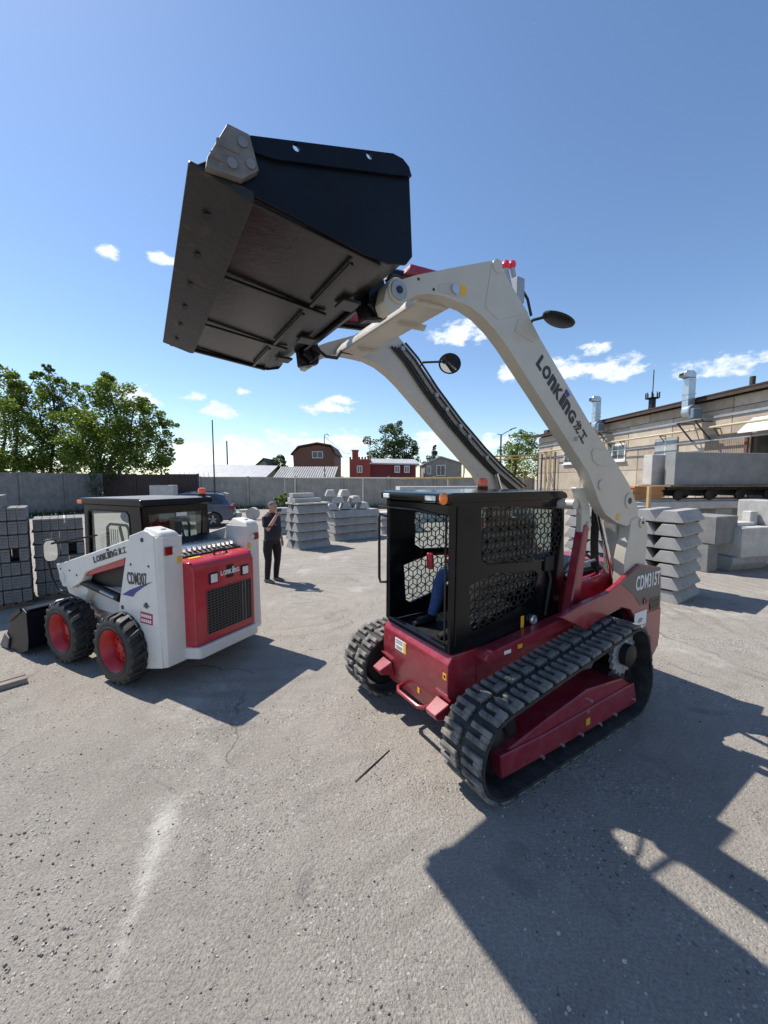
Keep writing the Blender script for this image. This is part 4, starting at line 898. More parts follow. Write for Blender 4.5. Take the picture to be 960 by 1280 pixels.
def build_ground():
    mb=MB(); S=900
    xs=[-S,-60,-20,-8,-4,0,4,8,20,60,S]; ys=[-S,-60,-20,-6,-2,2,6,10,20,60,S]
    vs=[(x,y,0) for y in ys for x in xs]; n=len(xs)
    fs=[(j*n+i,j*n+i+1,(j+1)*n+i+1,(j+1)*n+i) for j in range(len(ys)-1) for i in range(n-1)]
    g=mb.add(vs,fs).build('ground',ground_mat(),smooth=0); tag(g,kind='structure')
    # loose grit and chippings
    r=random.Random(3); mb=MB(); mats=[mat('grit_dark',(.085,.08,.075),.9),mat('grit_mid',(.24,.225,.205),.9),mat('grit_pale',(.45,.43,.40),.9)]
    groups=[MB(),MB(),MB()]
    def stone(m,x,y,s):
        z=s*.22; k=5; a0=r.uniform(0,6.28); o=[]
        for i in range(k):
            a=a0+i*2*math.pi/k; rr=s*r.uniform(.35,.6); o.append((x+rr*math.cos(a),y+rr*math.sin(a)*r.uniform(.6,1),-.001))
        t=[(x+(p[0]-x)*.6+r.uniform(-.1,.1)*s,y+(p[1]-y)*.6+r.uniform(-.1,.1)*s,s*r.uniform(.25,.5)) for p in o]
        m.add(o+t,[tuple(range(2*k-1,k-1,-1))]+[(i,(i+1)%k,k+(i+1)%k,k+i) for i in range(k)])
    for _ in range(9000):
        y=1.0+8.5*r.random()**2.1; x=r.uniform(-1.15,1.15)*(y+.4)
        if r.random()<.35: x=-abs(x)
        s=.005+.013*r.random()**3
        stone(groups[r.choices((0,1,2),(.14,.52,.34))[0]],x,y,s)
    for _ in range(90):
        y=1.2+6*r.random()**1.6; x=r.uniform(-1.1,1.1)*y; stone(groups[r.choices((0,1,2),(.35,.3,.35))[0]],x,y,r.uniform(.012,.026))
    for (u,v,n_) in [(60,1110,60),(40,1040,40),(30,1200,60),(110,1170,40)]:
        p=gnd(u,v)
        for _ in range(n_): stone(groups[r.choice((1,2,2,0))],p.x+r.gauss(0,.12),p.y+r.gauss(0,.10),r.uniform(.008,.022))
    for k,(g_,m) in enumerate(zip(groups,mats)):
        o=g_.build('gravel',m,smooth=0); tag(o,['dark loose grit scattered over the yard','grey brown loose grit scattered over the yard','pale concrete chippings scattered over the yard'][k],'gravel',kind='stuff')
    a,b=gnd(444,978),gnd(487,938)
    tw=MB().tube([a+V((0,0,.006)),a.lerp(b,.45)+V((.004,.004,.007)),b+V((0,0,.005))],.0045,6,rs=[.003,.005,.003]).build('twig',mat('twig_bark',(.03,.022,.018),.9)); tag(tw,'thin dark twig lying on the ground beside the track loader','twig')
build_ground()

# ================================================================ yard: concrete goods
def pad_mesh(L,W,Hh,lip=.16,slope=.30,name='concrete_pad'):
    """foundation pad: rectangular foot, sloping flanks, narrower top; local x along length"""
    pr=[(-W/2,0),(W/2,0),(W/2,Hh*lip),(W/2-W*slope*.5,Hh),(-W/2+W*slope*.5,Hh),(-W/2,Hh*lip)]
    return MB().prism(pr,-L/2,L/2,'x').mesh(name,bevel=.004)
def put(me,name,m,loc,rz,label,cat,group=None,tilt=0):
    o=link(me,name,m); weighted(o); o.location=loc; o.rotation_euler=(tilt,0,rz); tag(o,label,cat,group); return o
def bearer(loc,rz,L,label,group,h=.05,w=.07):
    me=MB().box(-.5*w,.5*w,-L/2,L/2,0,h).mesh('timber_bearer',bevel=.004)
    return put(me,'timber_bearer',mat('bearer_wood',(.09,.065,.045),.9,var=.3,scale=12,stretch=(1,.2,1)),loc,rz,label,'timber',group)
def dirs(a,b): d=(b-a); d.z=0; return d.normalized()
ORD=['bottom','second','third','fourth','fifth','sixth','seventh','eighth']
def pad_stack(near,far,ncols,layers,W,Hh,gap,colside,label,group,m=None,slope=.34,skip=()):
    """near->far: ground points of the visible long edge; columns step away on colside (+1 left of travel)"""
    d=dirs(near,far); L=(far-near).length; n=V((-d.y,d.x,0))*colside; rz=math.atan2(d.y,d.x)
    me=pad_mesh(L,W-.015,Hh,slope=slope)
    z=0
    for k in range(layers):
        for c in range(ncols):
            if (k,c) in skip: continue
            cen=(near+far)/2+n*(W*(c+.5)); j=rnd.uniform(-.02,.02)
            o=put(me,'concrete_pad',m or conc,cen+d*(j*1.6)+V((0,0,z)),rz+rnd.uniform(-.015,.015),label+', '+('bottom layer' if k==0 else 'top layer' if k==layers-1 else ORD[k]+' layer up'),'concrete pad',group)
            for q in (-.32,.32):
                pass
        if k<layers-1:
            for q in (-.34,.34):
                bearer((near+far)/2+n*(W*ncols/2)+d*(L*q)+V((0,0,z+Hh)),rz,W*ncols*.96,'dark timber bearer above the %s layer of the %s'%(ORD[k],group),'timber bearers of the '+group,h=gap)
        z+=Hh+gap
    return z,d,n,rz
# right stack behind the track loader
nr,fa=gnd(848,756),gnd(881,739)
fa=nr+(fa-nr).normalized()*1.15
zR,dR,nR,rzR=pad_stack(nr,fa,5,7,.43,.205,.036,1,'trapezoid concrete pad, stack behind the track loader','pad stack behind the track loader',slope=.52)
# middle stack beside the man
a,b=gnd(374,688),gnd(418,682)
b=a+(b-a).normalized()*1.18
zM,dM,nM,rzM=pad_stack(a,b,2,5,.42,.255,.03,1,'trapezoid concrete pad, tall stack beside the man','pad stack beside the man',m=conc,slope=.72)
top=(a+b)/2+nM*.42
put(MB().box(-.60,.60,-.42,.42,0,.05).mesh('cover_slab',bevel=.006),'cover_slab',conc2,top+V((0,0,zM)),rzM,'thin pale slab lying on top of the stack beside the man','slab')
for k,(dx,dy,l,h) in enumerate([(-.25,.15,.9,.16),(-.18,-.1,1.0,.14),(-.28,.12,.82,.14)]):
    z0=zM+.05+[0,0,.16][k]
    put(MB().box(-l/2,l/2,-.11,.11,0,h).mesh('concrete_beam',bevel=.008),'concrete_beam',[conc2,conc,conc2][k],top+dM*dx*.6+nM*dy+V((0,0,z0)),rzM+.05*k,['short pale beam lying along the back of the slab topped stack','short grey beam at the front of the slab topped stack','upper short beam resting on another on the slab topped stack'][k],'concrete beam')
# longer stack right of it
a2,b2=gnd(420,677),gnd(476,671)
z2,d2,n2,rz2=pad_stack(a2,b2,1,4,.9,.25,.03,1,'long trapezoid concrete pad, low stack beside the tall one','low pad stack',slope=.3)
# jumble of small pads on it
lab=0
for k,(u,zz,dd,t) in enumerate([(424,0,.25,0),(441,0,.35,0),(460,0,.2,0),(432,.24,.3,0),(452,.24,.3,0),(425,.48,.45,0),(441,.48,.42,0)]):
    me=pad_mesh(.55,.40,.235,slope=.42,name='small_pad')
    c=a2.lerp(b2,(u-420)/56.0)+n2*(dd+.25)+V((0,0,z2+zz))
    put(me,'small_pad',conc2,c,rz2+1.25+.06*((k*7)%5-2),'small pale trapezoid block in the jumbled pile on the low pad stack','concrete pad','small blocks piled on the low stack')
# third stack right
a3,b3=gnd(478,668),gnd(530,664)
pad_stack(a3,b3,1,3,1.0,.27,.03,1,'concrete pad, short stack behind the loader cab','short pad stack behind the cab',m=conc2,slope=.3)
a4,b4=gnd(500,652),gnd(600,650)
pad_stack(a4,b4,1,4,1.2,.44,.03,1,'thick concrete slab, far stack behind the loader cab','far slab stack behind the cab',m=conc2,slope=.12)
# stack behind the man
a5,b5=gnd(340,668),gnd(362,667)
pad_stack(a5,b5,1,4,.8,.24,.03,1,'concrete pad, small stack behind the standing man','small stack behind the man',m=conc,slope=.3)
# scattered blocks near the fence
for (u,v,w,h,d_,lb,m) in [(294,650,.62,.42,.5,'grey concrete block on the ground behind the parked car',conc),(307,640,.75,.18,.6,'flat pale slab lying by the fence behind the parked car',conc2),(352,655,1.0,.45,.6,'pale block at the fence foot behind the standing man',conc2),(206,640,1.6,.7,.8,'pale stacked slab block near the brown gate',conc2)]:
    p=gnd(u,v)
    put(MB().box(-w/2,w/2,-d_/2,d_/2,0,h).mesh('concrete_block',bevel=.02),'concrete_block',m,p,.1*((u*7)%5-2),lb,'concrete block')
p=gnd(206,640); 
put(MB().box(-.78,.78,-.35,.35,0,1.15).mesh('concrete_block',bevel=.02),'concrete_block',conc2,p+V((0,0,.7)),.05,'upper pale block standing on another near the brown gate','concrete block')
p=gnd(315,650); o=MB().lathe([(.34,0),(.34,.34),(.25,.34),(.25,.02)],(0,0,0),(0,1,0),24).build('concrete_ring',conc2); o.location=p+V((0,0,.34)); tag(o,'pale concrete ring standing on edge near the fence','concrete ring')
# goods on the right: boxes, trough, deck beams
def box_at(u0,u1,vb,vt,D_len,label,m=conc,rz=0,cat='concrete block',z0=0,name='concrete_block',back=1):
    p=gnd(u0,vb,z0); q=gnd(u1,vb,z0); w=(q-p).length; d=dirs(p,q) if rz is None else V((math.cos(rz),math.sin(rz),0))
    h=at(u0,vt,p.y).z-z0; n=V((-d.y,d.x,0))
    c=p+d*w/2+n*D_len/2
    return put(MB().box(-w/2,w/2,-D_len/2,D_len/2,0,h).mesh(name,bevel=.018),name,m,c,math.atan2(d.y,d.x),label,cat),h
rb=R(22)
o,h1=box_at(884,904,716,680,.7,'lower grey concrete cube beside the pad stack',conc3,rb)
o,h2=box_at(881,911,716,634,.0,'x',conc,rb) if False else (None,0)
p=gnd(888,712); zt_=h1
put(MB().box(-.42,.42,-.35,.35,0,.66).mesh('concrete_block',bevel=.018),'concrete_block',conc3,o.location+V((.04,.02,h1)) if o else gnd(894,716)+V((.1,.35,h1)),rb,'upper grey concrete cube stacked on another beside the pad stack','concrete block')
tr=MB().plate([(-.42,0),(.42,0),(.46,.42),(-.46,.42)],[[(-.36,.05),(-.30,.05),(.36,.36),(.30,.36)]],-.55,.55,'x')
put(MB().prism([(-.30,0),(.30,0),(.42,.20),(.42,.36),(-.42,.36),(-.42,.20)],-.6,.6,'x').mesh('concrete_trough',bevel=.015),'concrete_trough',conc,gnd(925,713)+V((.1,.35,0)),R(15),'low tapered concrete block on the ground under the big hollow box','concrete block')
bx=gnd(925,713)+V((.35,.45,.36))
put(MB().box(-.78,.78,-.55,.55,0,.72).mesh('concrete_box',bevel=.02),'concrete_box',conc2,bx,R(15),'big pale concrete box resting on the low tapered block','concrete block')
put(MB().box(-.55,.55,-.3,.3,0,.09).mesh('concrete_slab',bevel=.01),'concrete_slab',conc2,bx+V((-.55,-.15,.72)),R(15),'thin pale slab jutting from the top of the big concrete box','slab')
put(MB().box(-.30,.30,-.35,.35,0,.62).mesh('concrete_block',bevel=.018),'concrete_block',conc,bx+V((.55,.05,.72)),R(15),'small grey cube on the right of the big concrete box','concrete block')
put(MB().box(-.12,.12,-.1,.1,0,.35).mesh('concrete_stub',bevel=.018),'concrete_stub',conc2,bx+V((.12,-.1,.81 if False else .72)),R(15),'short pale stub standing on the big concrete box','concrete block')
# raised rail deck with the loaded flat trolley
A=at(790,626,12.2); B=at(1010,628,13.6); A.z=B.z=0; d=dirs(A,B); n=V((-d.y,d.x,0)); rz=math.atan2(d.y,d.x); Lk=(B-A).length
zd=1.50
for k in range(5):
    c=A+d*(Lk*(.06+.22*k))+n*.5
    put(MB().box(-.35,.35,-.5,.5,0,zd-.24).mesh('deck_support',bevel=.02),'deck_support',conc,c,rz,'squat concrete support under the raised rail deck','concrete block','supports of the rail deck')
put(MB().box(-Lk/2-1.1,Lk/2,-.62,.62,0,.24).mesh('rail_deck',bevel=.015),'rail_deck',conc2,A+d*(Lk/2)+n*.5+V((0,0,zd-.24)),rz,'long pale concrete deck carrying the loaded trolley','deck')
for s in (-1,1):
    put(MB().box(-Lk/2-1.0,Lk/2,-.03,.03,0,.07).mesh('rail',bevel=.006),'rail',steel,A+d*(Lk/2)+n*(.5+s*.42)+V((0,0,zd)),rz,'steel rail on the deck under the loaded trolley','rail','rails under the trolley')
wood=mat('weathered_planks',(.17,.12,.075),.9,var=.35,scale=4,stretch=(.3,3,3),bump=.3,bscale=30)
T=empty('rail_trolley',A+d*1.75+n*.5+V((0,0,zd+.07)),rz=rz); tag(T,'flat plank decked rail trolley loaded with upright concrete panels','trolley')
Lt=Lk-1.9
fz=.30
MB().box(-.4,Lt,-.45,.45,fz,fz+.10).build('frame',blkm,T)
for k in range(int(Lt/.24)): MB().box(-.45+.25*k,-.45+.25*k+.235,-.62,.62,fz+.10,fz+.165).build('deck_plank',wood,T,bevel=.006)
for k in range(5):
    for s in (-1,1): MB().lathe([(.03,-.06),(.17,-.06),(.19,-.05),(.15,-.04),(.15,.05),(.03,.05)],(.05+k*(Lt-.4)/4,s*.42,.15),(0,-s,0),20).build('wheel',blkm,T)
    MB().box(.05+k*(Lt-.4)/4-.12,.05+k*(Lt-.4)/4+.12,-.36,.36,.10,fz).build('axle_box',blkm,T)
zt2=zd+.07+fz+.165
put(MB().box(-.0,Lt-.75,-.05,.33,0,1.08).mesh('upright_slab',bevel=.012),'upright_slab',mat('panel_bluegrey',(.25,.26,.265),.85,var=.16,scale=2,bump=.25,bscale=30),A+d*1.62+n*.1+V((0,0,zt2)),rz,'long grey concrete panel standing upright on the trolley','concrete panel')
put(MB().box(0,Lt-.75,.0,.36,0,1.02).mesh('upright_slab',bevel=.012),'upright_slab',conc2,A+d*1.32+n*.62+V((0,0,zt2)),rz,'rear upright concrete panel on the trolley, showing past the front one','concrete panel')
# lumber pile and post
pl=at(800,624,13.0); pl.z=0
lw=mat('fresh_lumber',(.42,.20,.08),.8,var=.25,scale=3,stretch=(.4,4,4))
for k in range(7):
    for j in range(3):
        put(MB().box(-.55,.55,-.14,.14,0,.06).mesh('lumber_board',bevel=.003),'lumber_board',lw,A+d*(.62+.04*((k*3+j)%4))+n*(.20+.29*j)+V((0,0,zd+.07+.062*k)),rz+.03*((k+j)%3-1),'orange sawn board in the lumber pile by the trolley','board','lumber pile')
q=nr+nR*.75+dR*.55
put(MB().box(-.03,.03,-.03,.03,0,.42).mesh('timber_post',bevel=.004),'timber_post',mat('pale_timber',(.45,.30,.14),.8),q+V((0,0,zR-.036)),.2,'short pale timber post standing on the pad stack behind the loader','post')
# low slabs left of the deck, behind the cab
for k,(u0,u1,vb,h,lb) in enumerate([(735,800,646,.9,'pale slab block behind the lift arm of the track loader'),(812,858,652,.62,'grey block behind the pad stack of the track loader')]):
    box_at(u0,u1,vb,vb-30,1.2,lb,conc2,R(8))

# ---- block stacks on the left
def block_stack(org,d,cols,rows,label,group,depth=2,miss=(),top=True,dark=False):
    bw,bh,bd=.114,.212,.39; pitch_z=.236; n=V((-d.y,d.x,0)); rz=math.atan2(d.y,d.x)
    me=MB().box(-bw/2,bw/2,-bd/2,bd/2,0,bh).mesh('concrete_wall_block',bevel=.006); me.materials.append(mat('wall_block',(.19,.187,.182),.9,var=.16,scale=5,bump=.3,bscale=50,spots=(22,.60,(.12,.12,.12),.7),stretch=(1,1,2.2)))
    for r_ in range(rows):
        for c in range(cols):
            for q in range(depth):
                if (c,r_,q) in miss: continue
                if q and r_<rows-1 and c not in (cols-1,0) and (c,r_,0) not in miss: continue
                o=link(me,'concrete_wall_block',None); o.location=org+d*(.119*(c+.5)+rnd.uniform(-.0015,.0015))+n*(bd*(q+.5)+.01*q+rnd.uniform(-.010,.010))+V((0,0,.10+pitch_z*r_)); o.rotation_euler=(0,0,rz+rnd.uniform(-.022,.022)); tag(o,label+', '+('bottom row' if r_==0 else 'top row' if r_==rows-1 else ORD[r_]+' row up'),'block',group)
        if r_<rows-1:
            W=.119*cols
            o=put(MB().box(-.02,W-.0,.02,bd*depth,0,pitch_z-bh).mesh('separator_sheet'),'separator_sheet',mat('separator_board',(.03,.027,.024),.9),org+V((0,0,.10+pitch_z*r_+bh)),rz,'dark separator board above the %s row of the %s'%(ORD[r_],group),'board')
    W=.119*cols
    T=empty('pallet',org,rz=rz); tag(T,'low wooden pallet under the '+group,'pallet')
    for k in range(3): MB().box(0,W,.02+.35*k,.12+.35*k,.0,.07).build('runner',mats_w,T)
    for k in range(int(W/.15)): MB().box(.01+.15*k,.13+.15*k,0,bd*depth,.07,.098).build('slat',mats_w,T)
    for f in (.62,):
        x=W*f; zt=.10+pitch_z*(rows-1)+bh
        put(MB().box(-.008,.008,-.004,.0,-.09,.004).add([],[]).box(-.008,.008,0,bd*depth,0.001,.005).mesh('steel_strap'),'steel_strap',txtw,org+d*x+V((0,0,zt))-n*.006,rz,'pale strap end over the '+group,'strap')
def print_marks(M):
    nt=M.node_tree; N=nt.nodes; K=nt.links; b=N['Principled BSDF']; src=b.inputs['Base Color'].links[0].from_socket
    tc=N.new('ShaderNodeTexCoord'); sp=N.new('ShaderNodeSeparateXYZ'); K.new(tc.outputs['Object'],sp.inputs[0])
    def m(op,a,b_):
        o=N.new('ShaderNodeMath'); o.operation=op
        for i,x in enumerate((a,b_)):
            if isinstance(x,(int,float)): o.inputs[i].default_value=x
            else: K.new(x,o.inputs[i])
        return o.outputs[0]
    ns=N.new('ShaderNodeTexNoise'); ns.inputs['Scale'].default_value=90; ns.inputs['Detail'].default_value=1; K.new(tc.outputs['Object'],ns.inputs[0])
    band=0
    acc=None
    for z0,h,w in ((.168,.010,.040),(.120,.006,.034),(.070,.006,.036)):
        q=m('MULTIPLY',m('LESS_THAN',m('ABSOLUTE',m('SUBTRACT',sp.outputs[2],z0),0),h),m('LESS_THAN',m('ABSOLUTE',sp.outputs[0],0),w)); acc=q if acc is None else m('ADD',acc,q)
    f=m('MULTIPLY',m('MULTIPLY',acc,m('GREATER_THAN',ns.outputs[0],.46)),.8)
    x=N.new('ShaderNodeMix'); x.data_type='RGBA'; K.new(f,x.inputs[0]); K.new(src,x.inputs[6]); x.inputs[7].default_value=(.035,.035,.038,1); K.new(x.outputs[2],b.inputs['Base Color'])
mats_w=mat('pallet_wood',(.15,.11,.075),.9,var=.3,scale=8)
D1=V((math.cos(R(40)),math.sin(R(40)),0))
s1=gnd(41,757); s1=s1-D1*(.119*8)
block_stack(s1,D1,8,7,'grey concrete wall block, tall strapped stack by the fence','tall block stack',miss=[(6,3,0)])
print_marks(MATS['wall_block'])
nn=V((-D1.y,D1.x,0))
for c in range(6):
    for q in range(2):
        me=MB().box(-.057,.057,-.195,.195,0,.212).mesh('concrete_wall_block',bevel=.006)
        put(me,'concrete_wall_block',MATS['wall_block'],s1+D1*(.119*(c+.5)-.04)+nn*(.2+.4*q)+V((0,0,.10+.236*7-.024)),R(40),'grey concrete wall block on the short top row of the tall strapped stack','block','top row of the tall block stack')
s2=gnd(45,752)+D1*.03
block_stack(s2,D1,6,6,'grey concrete wall block, lower strapped stack behind skid steer cab','lower block stack',miss=[(4,3,0)])
# timbers lower left
a,b=gnd(-60,880),gnd(34,852)
for k in range(2):
    d=dirs(a,b); n=V((-d.y,d.x,0)); 
    put(MB().box(-.75,.75,-.045,.045,0,.06).mesh('timber_beam',bevel=.005),'timber_beam',mat('grey_timber',(.24,.21,.18),.9,var=.3,scale=6,stretch=(.3,3,3),bump=.3),b-d*.75+n*(.0+.10*k)+V((0,0,0 if k==0 else .0)),math.atan2(d.y,d.x)+.02*k,['weathered timber beam lying nearer the skid steer front wheel','weathered timber beam lying alongside on its outer side'][1-k],'beam')

# ================================================================ fences
def fence_run(p,q,hgt,label,m,npan,rib=True,brown=False,name='concrete_fence'):
    d=dirs(p,q); L=(q-p).length; rz=math.atan2(d.y,d.x); T=empty(name,p,rz=rz); tag(T,label,'fence')
    w=L/npan
    for k in range(npan):
        x0=k*w
        pn=MB().box(x0+.09,x0+w-.09,-.05,.05,.05,hgt+rnd.uniform(-.03,.03)).build('panel',m,T,bevel=.01)
        if rib=='v':
            for j in range(8):
                xx=x0+.25+j*(w-.5)/7; MB().prism([(xx-.10,-.052),(xx+.10,-.052),(xx+.06,-.085),(xx-.06,-.085)],.25,hgt-.2,'z').build('rib',m,pn)
        elif rib=='g':
            for j in range(5):
                for i in range(3):
                    cx=x0+.09+(j+.5)*(w-.18)/5; cz=.25+(i+.5)*(hgt-.4)/3; a=(w-.18)/10-.05; b=(hgt-.4)/6-.05
                    MB().hexa([(cx-a,-.052,cz-b),(cx+a,-.052,cz-b),(cx+a,-.052,cz+b),(cx-a,-.052,cz+b),(cx-a*.7,-.075,cz-b*.7),(cx+a*.7,-.075,cz-b*.7),(cx+a*.7,-.075,cz+b*.7),(cx-a*.7,-.075,cz+b*.7)]).build('boss',m,pn)
        elif rib=='c':
            n=int(w/.18)
            for j in range(n): xx=x0+.1+j*(w-.2)/n; MB().box(xx,xx+.07,-.075,-.051,.1,hgt-.02).build('corrugation',m,pn)
    for k in range(npan+1): MB().box(k*w-.085,k*w+.085,-.12,.10,0,hgt+.06).build('post',m,T,bevel=.015)
    return T
FB0=at(250,600,29.5); FB1=at(600,600,30.5)
for P_ in (FB0,FB1): P_.z=0
fence_run(FB0,FB1,2.42,'long pale ribbed concrete fence at the back of the yard',concf,6,'v')
FG0=at(128,600,28.0); FG0.z=0
brownm=mat('brown_sheet',(.045,.025,.022),.55,var=.2,scale=3)
fence_run(FG0,FB0-dirs(FG0,FB0)*.15,2.62,'dark brown corrugated metal gate between the concrete fences',brownm,3,'c',name='metal_gate_fence')
FL0=at(-260,600,15.0); FL0.z=0
fence_run(FL0,FG0-dirs(FL0,FG0)*.15,2.62,'weathered concrete fence with embossed squares, coloured darker for the shade of the trees',conc3,5,'g')  # darker concrete stands for weathering and also for the shade under the trees
FR0=FB1+V((.3,0,0)); FR1=V((13.0,33.6,0))
fence_run(FR0,FR1,2.4,'short concrete fence between the lamp post and the workshop corner',concf,2,'v')

# ================================================================ vegetation
def leaf_mat(name,c1,c2,tr=.35):
    M=bpy.data.materials.new(name); M.use_nodes=True; nt=M.node_tree; N=nt.nodes; K=nt.links; N.clear()
    g=N.new('ShaderNodeNewGeometry'); mx=N.new('ShaderNodeMix'); mx.data_type='RGBA'; K.new(g.outputs['Random Per Island'],mx.inputs[0]); mx.inputs[6].default_value=(*c1,1); mx.inputs[7].default_value=(*c2,1)
    d=N.new('ShaderNodeBsdfPrincipled'); d.inputs['Roughness'].default_value=.5; K.new(mx.outputs[2],d.inputs['Base Color'])
    t=N.new('ShaderNodeBsdfTranslucent'); x2=N.new('ShaderNodeMix'); x2.data_type='RGBA'; x2.blend_type='MULTIPLY'; x2.inputs[0].default_value=1; K.new(mx.outputs[2],x2.inputs[6]); x2.inputs[7].default_value=(1.5,1.5,.6,1); K.new(x2.outputs[2],t.inputs[0])
    s=N.new('ShaderNodeMixShader'); s.inputs[0].default_value=tr; K.new(d.outputs[0],s.inputs[1]); K.new(t.outputs[0],s.inputs[2]); o=N.new('ShaderNodeOutputMaterial'); K.new(s.outputs[0],o.inputs[0]); return M
lf1=leaf_mat('leaf_green',(.060,.115,.014),(.165,.215,.035),.45); lf2=leaf_mat('leaf_dark',(.022,.05,.012),(.06,.095,.022)); lf3=leaf_mat('leaf_mid',(.050,.10,.015),(.13,.18,.032),.45); lf4=leaf_mat('needle',(.012,.03,.012),(.03,.055,.022),.15)
bark=mat('bark',(.07,.055,.045),.95,var=.3,scale=9,bump=.5,bscale=20)
def add_leaves(mb,c,rx,ry,rz_,n,size,r,hang=0):
    for _ in range(n):
        while True:
            x,y,z=r.uniform(-1,1),r.uniform(-1,1),r.uniform(-1,1); q=x*x+y*y+z*z
            if q<1 and (q>.18 or r.random()<.35): break
        p=V((c.x+x*rx,c.y+y*ry,c.z+z*rz_)); s=size*r.uniform(.6,1.3)
        a=V((r.gauss(0,1),r.gauss(0,1),r.gauss(0,.6))).normalized(); b=a.cross(V((r.gauss(0,1),r.gauss(0,1),r.gauss(0,1)))).normalized()
        mb.add([p-a*s*.5,p+b*s*.28,p+a*s*.5,p-b*s*.28],[(0,1,2,3)])
def tree(base,blobs,D,label,m,trunk_r=.14,seed=1,dens=1.0,size=.21,name='leafy_tree',stems=1,cat='tree',nsub=5,group=None):
    """base: ground point; blobs: (u,v,rpx) clusters of the crown at about depth D"""
    r=random.Random(seed); T=empty(name,base); tag(T,label,cat,group)
    tk=MB(); lv=MB(); cs=[]
    for (u,v,rp) in blobs:
        dd=D+r.uniform(-1,1)*rp/F_PX*D*.8; c=at(u,v,dd)-base; R_=rp/F_PX*D; cs.append((c,R_))
    top=max(c.z for c,_ in cs); cx=sum(c.x for c,_ in cs)/len(cs)
    hs=min(c.z-R_ for c,R_ in cs)
    stemtops=[]
    for s in range(stems):
        ex=(s-(stems-1)/2)*.5; fork=V((cx*.35+ex*2,r.uniform(-.3,.3),max(1.2,top*.36))); t2=V((cx*.8+ex*2.4,r.uniform(-.5,.5),top*.72))
        tk.tube([(ex,0,-.1),fork*.5+V((ex*.3,.05,0)),fork,(fork+t2)/2+V((.15,.1,.1)),t2],.1,8,rs=[trunk_r*1.25,trunk_r,trunk_r*.85,trunk_r*.55,trunk_r*.25]); stemtops.append((fork,t2))
    for c,R_ in cs:
        f,t2=min(stemtops,key=lambda q:(q[0]-c).length); k=min(.85,max(0,(c.z-f.z)/(max(.1,t2.z-f.z))*.7)); s=f.lerp(t2,k)
        mid=s.lerp(c,.5)+V((r.uniform(-.2,.2),r.uniform(-.2,.2),.1)); tk.tube([s,mid,c],.03,6,rs=[trunk_r*.42,trunk_r*.28,trunk_r*.10])
        for _ in range(nsub):
            v=V((r.gauss(0,1),r.gauss(0,1),r.gauss(.25,.8))).normalized(); e=c+v*R_*r.uniform(.6,1.4); tk.tube([c.lerp(mid,.2),c.lerp(e,.5)+V((0,0,.08)),e],.01,5,rs=[trunk_r*.14,trunk_r*.09,.006])
            add_leaves(lv,e,R_*.42,R_*.42,R_*.36,int(170*dens*max(.5,R_)),size,r)
        add_leaves(lv,c,R_*.95,R_*.95,R_*.85,int(400*dens*max(.4,R_)**1.5),size,r)
    tk.build('trunk',bark,T); lv.build('crown',m,T,smooth=0); return T
def gp(u,D): p=at(u,600,D); p.z=0; return p
tree(gp(5,31),[(5,495,24),(-15,520,30),(20,530,26),(12,585,26),(-20,588,26),(20,515,20),(38,585,20),(45,470,6),(25,480,8),(35,500,15),(0,560,30),(30,570,26),(8,468,12),(-30,560,30)],31,'tall leafy tree behind the dark fence, leftmost of the row by the block stacks',lf1,seed=2,stems=2,group='trees behind the dark fence',dens=.8)
tree(gp(55,33),[(70,495,18),(55,525,22),(85,520,16),(50,560,26),(80,555,22),(66,474,9),(100,500,12),(55,585,24),(75,582,24),(62,505,18),(85,540,20),(40,540,20),(96,570,20),(60,462,5),(90,485,8)],33,'sparse leafy tree with thin tips behind the dark fence, second in the row',lf3,seed=5,stems=2,group='trees behind the dark fence',dens=.6)
tree(gp(130,30),[(140,500,20),(128,530,26),(160,530,24),(190,525,16),(205,550,14),(120,565,26),(155,570,28),(188,572,20),(137,478,10),(210,530,8),(100,540,20),(105,580,20),(172,505,12),(130,585,22),(165,588,20),(195,588,16),(140,515,22),(145,550,26),(110,555,20),(180,548,20)],30,'broad leafy tree overhanging the dark fence beside the brown gate',lf1,seed=9,stems=3,group='trees behind the dark fence',dens=.85)
tree(gp(-90,27),[(-90,480,40),(-60,530,40),(-120,540,40),(-80,575,40)],27,'leafy tree beyond the left end of the dark fence',lf3,seed=14,stems=1,group='trees behind the dark fence',dens=.6)
tree(gp(120,27.2),[(120,608,12),(100,600,12),(140,600,8)],27.4,'low green bush at the foot of the broad tree by the brown gate',lf2,seed=21,trunk_r=.05,name='bush',cat='bush',size=.12,nsub=3)
tree(gp(492,60),[(490,545,16),(475,560,15),(508,560,15),(492,572,18),(470,575,12),(515,575,12),(495,537,9)],60,'round dark green tree behind the red brick house',lf2,seed=31,trunk_r=.3,size=.34,dens=.45)
tree(gp(641,38),[(645,555,16),(630,575,17),(655,575,18),(640,595,18),(662,560,12),(668,590,14),(620,590,10),(652,545,8)],38,'bushy green tree behind the yellow pipes by the workshop',lf1,seed=41,trunk_r=.2,size=.2,dens=.6)
tree(gp(544,57),[(543,582,9),(543,574,7),(543,566,4.5),(543,560,2.5),(535,586,8),(552,586,8)],57,'small dark conifer between the red and grey houses',lf4,seed=51,trunk_r=.12,size=.2,dens=.9,name='conifer_tree')
tree(gp(348,60),[(348,580,7),(350,572,5),(346,588,8),(356,586,6)],60,'small bushy tree beside the brown gambrel house',lf2,seed=61,trunk_r=.12,size=.22,dens=.9)
tree(gp(606,60),[(606,575,8),(598,582,8),(612,584,8)],60,'small pale tree far behind the raised arm',lf3,seed=71,trunk_r=.12,size=.24,dens=.8)
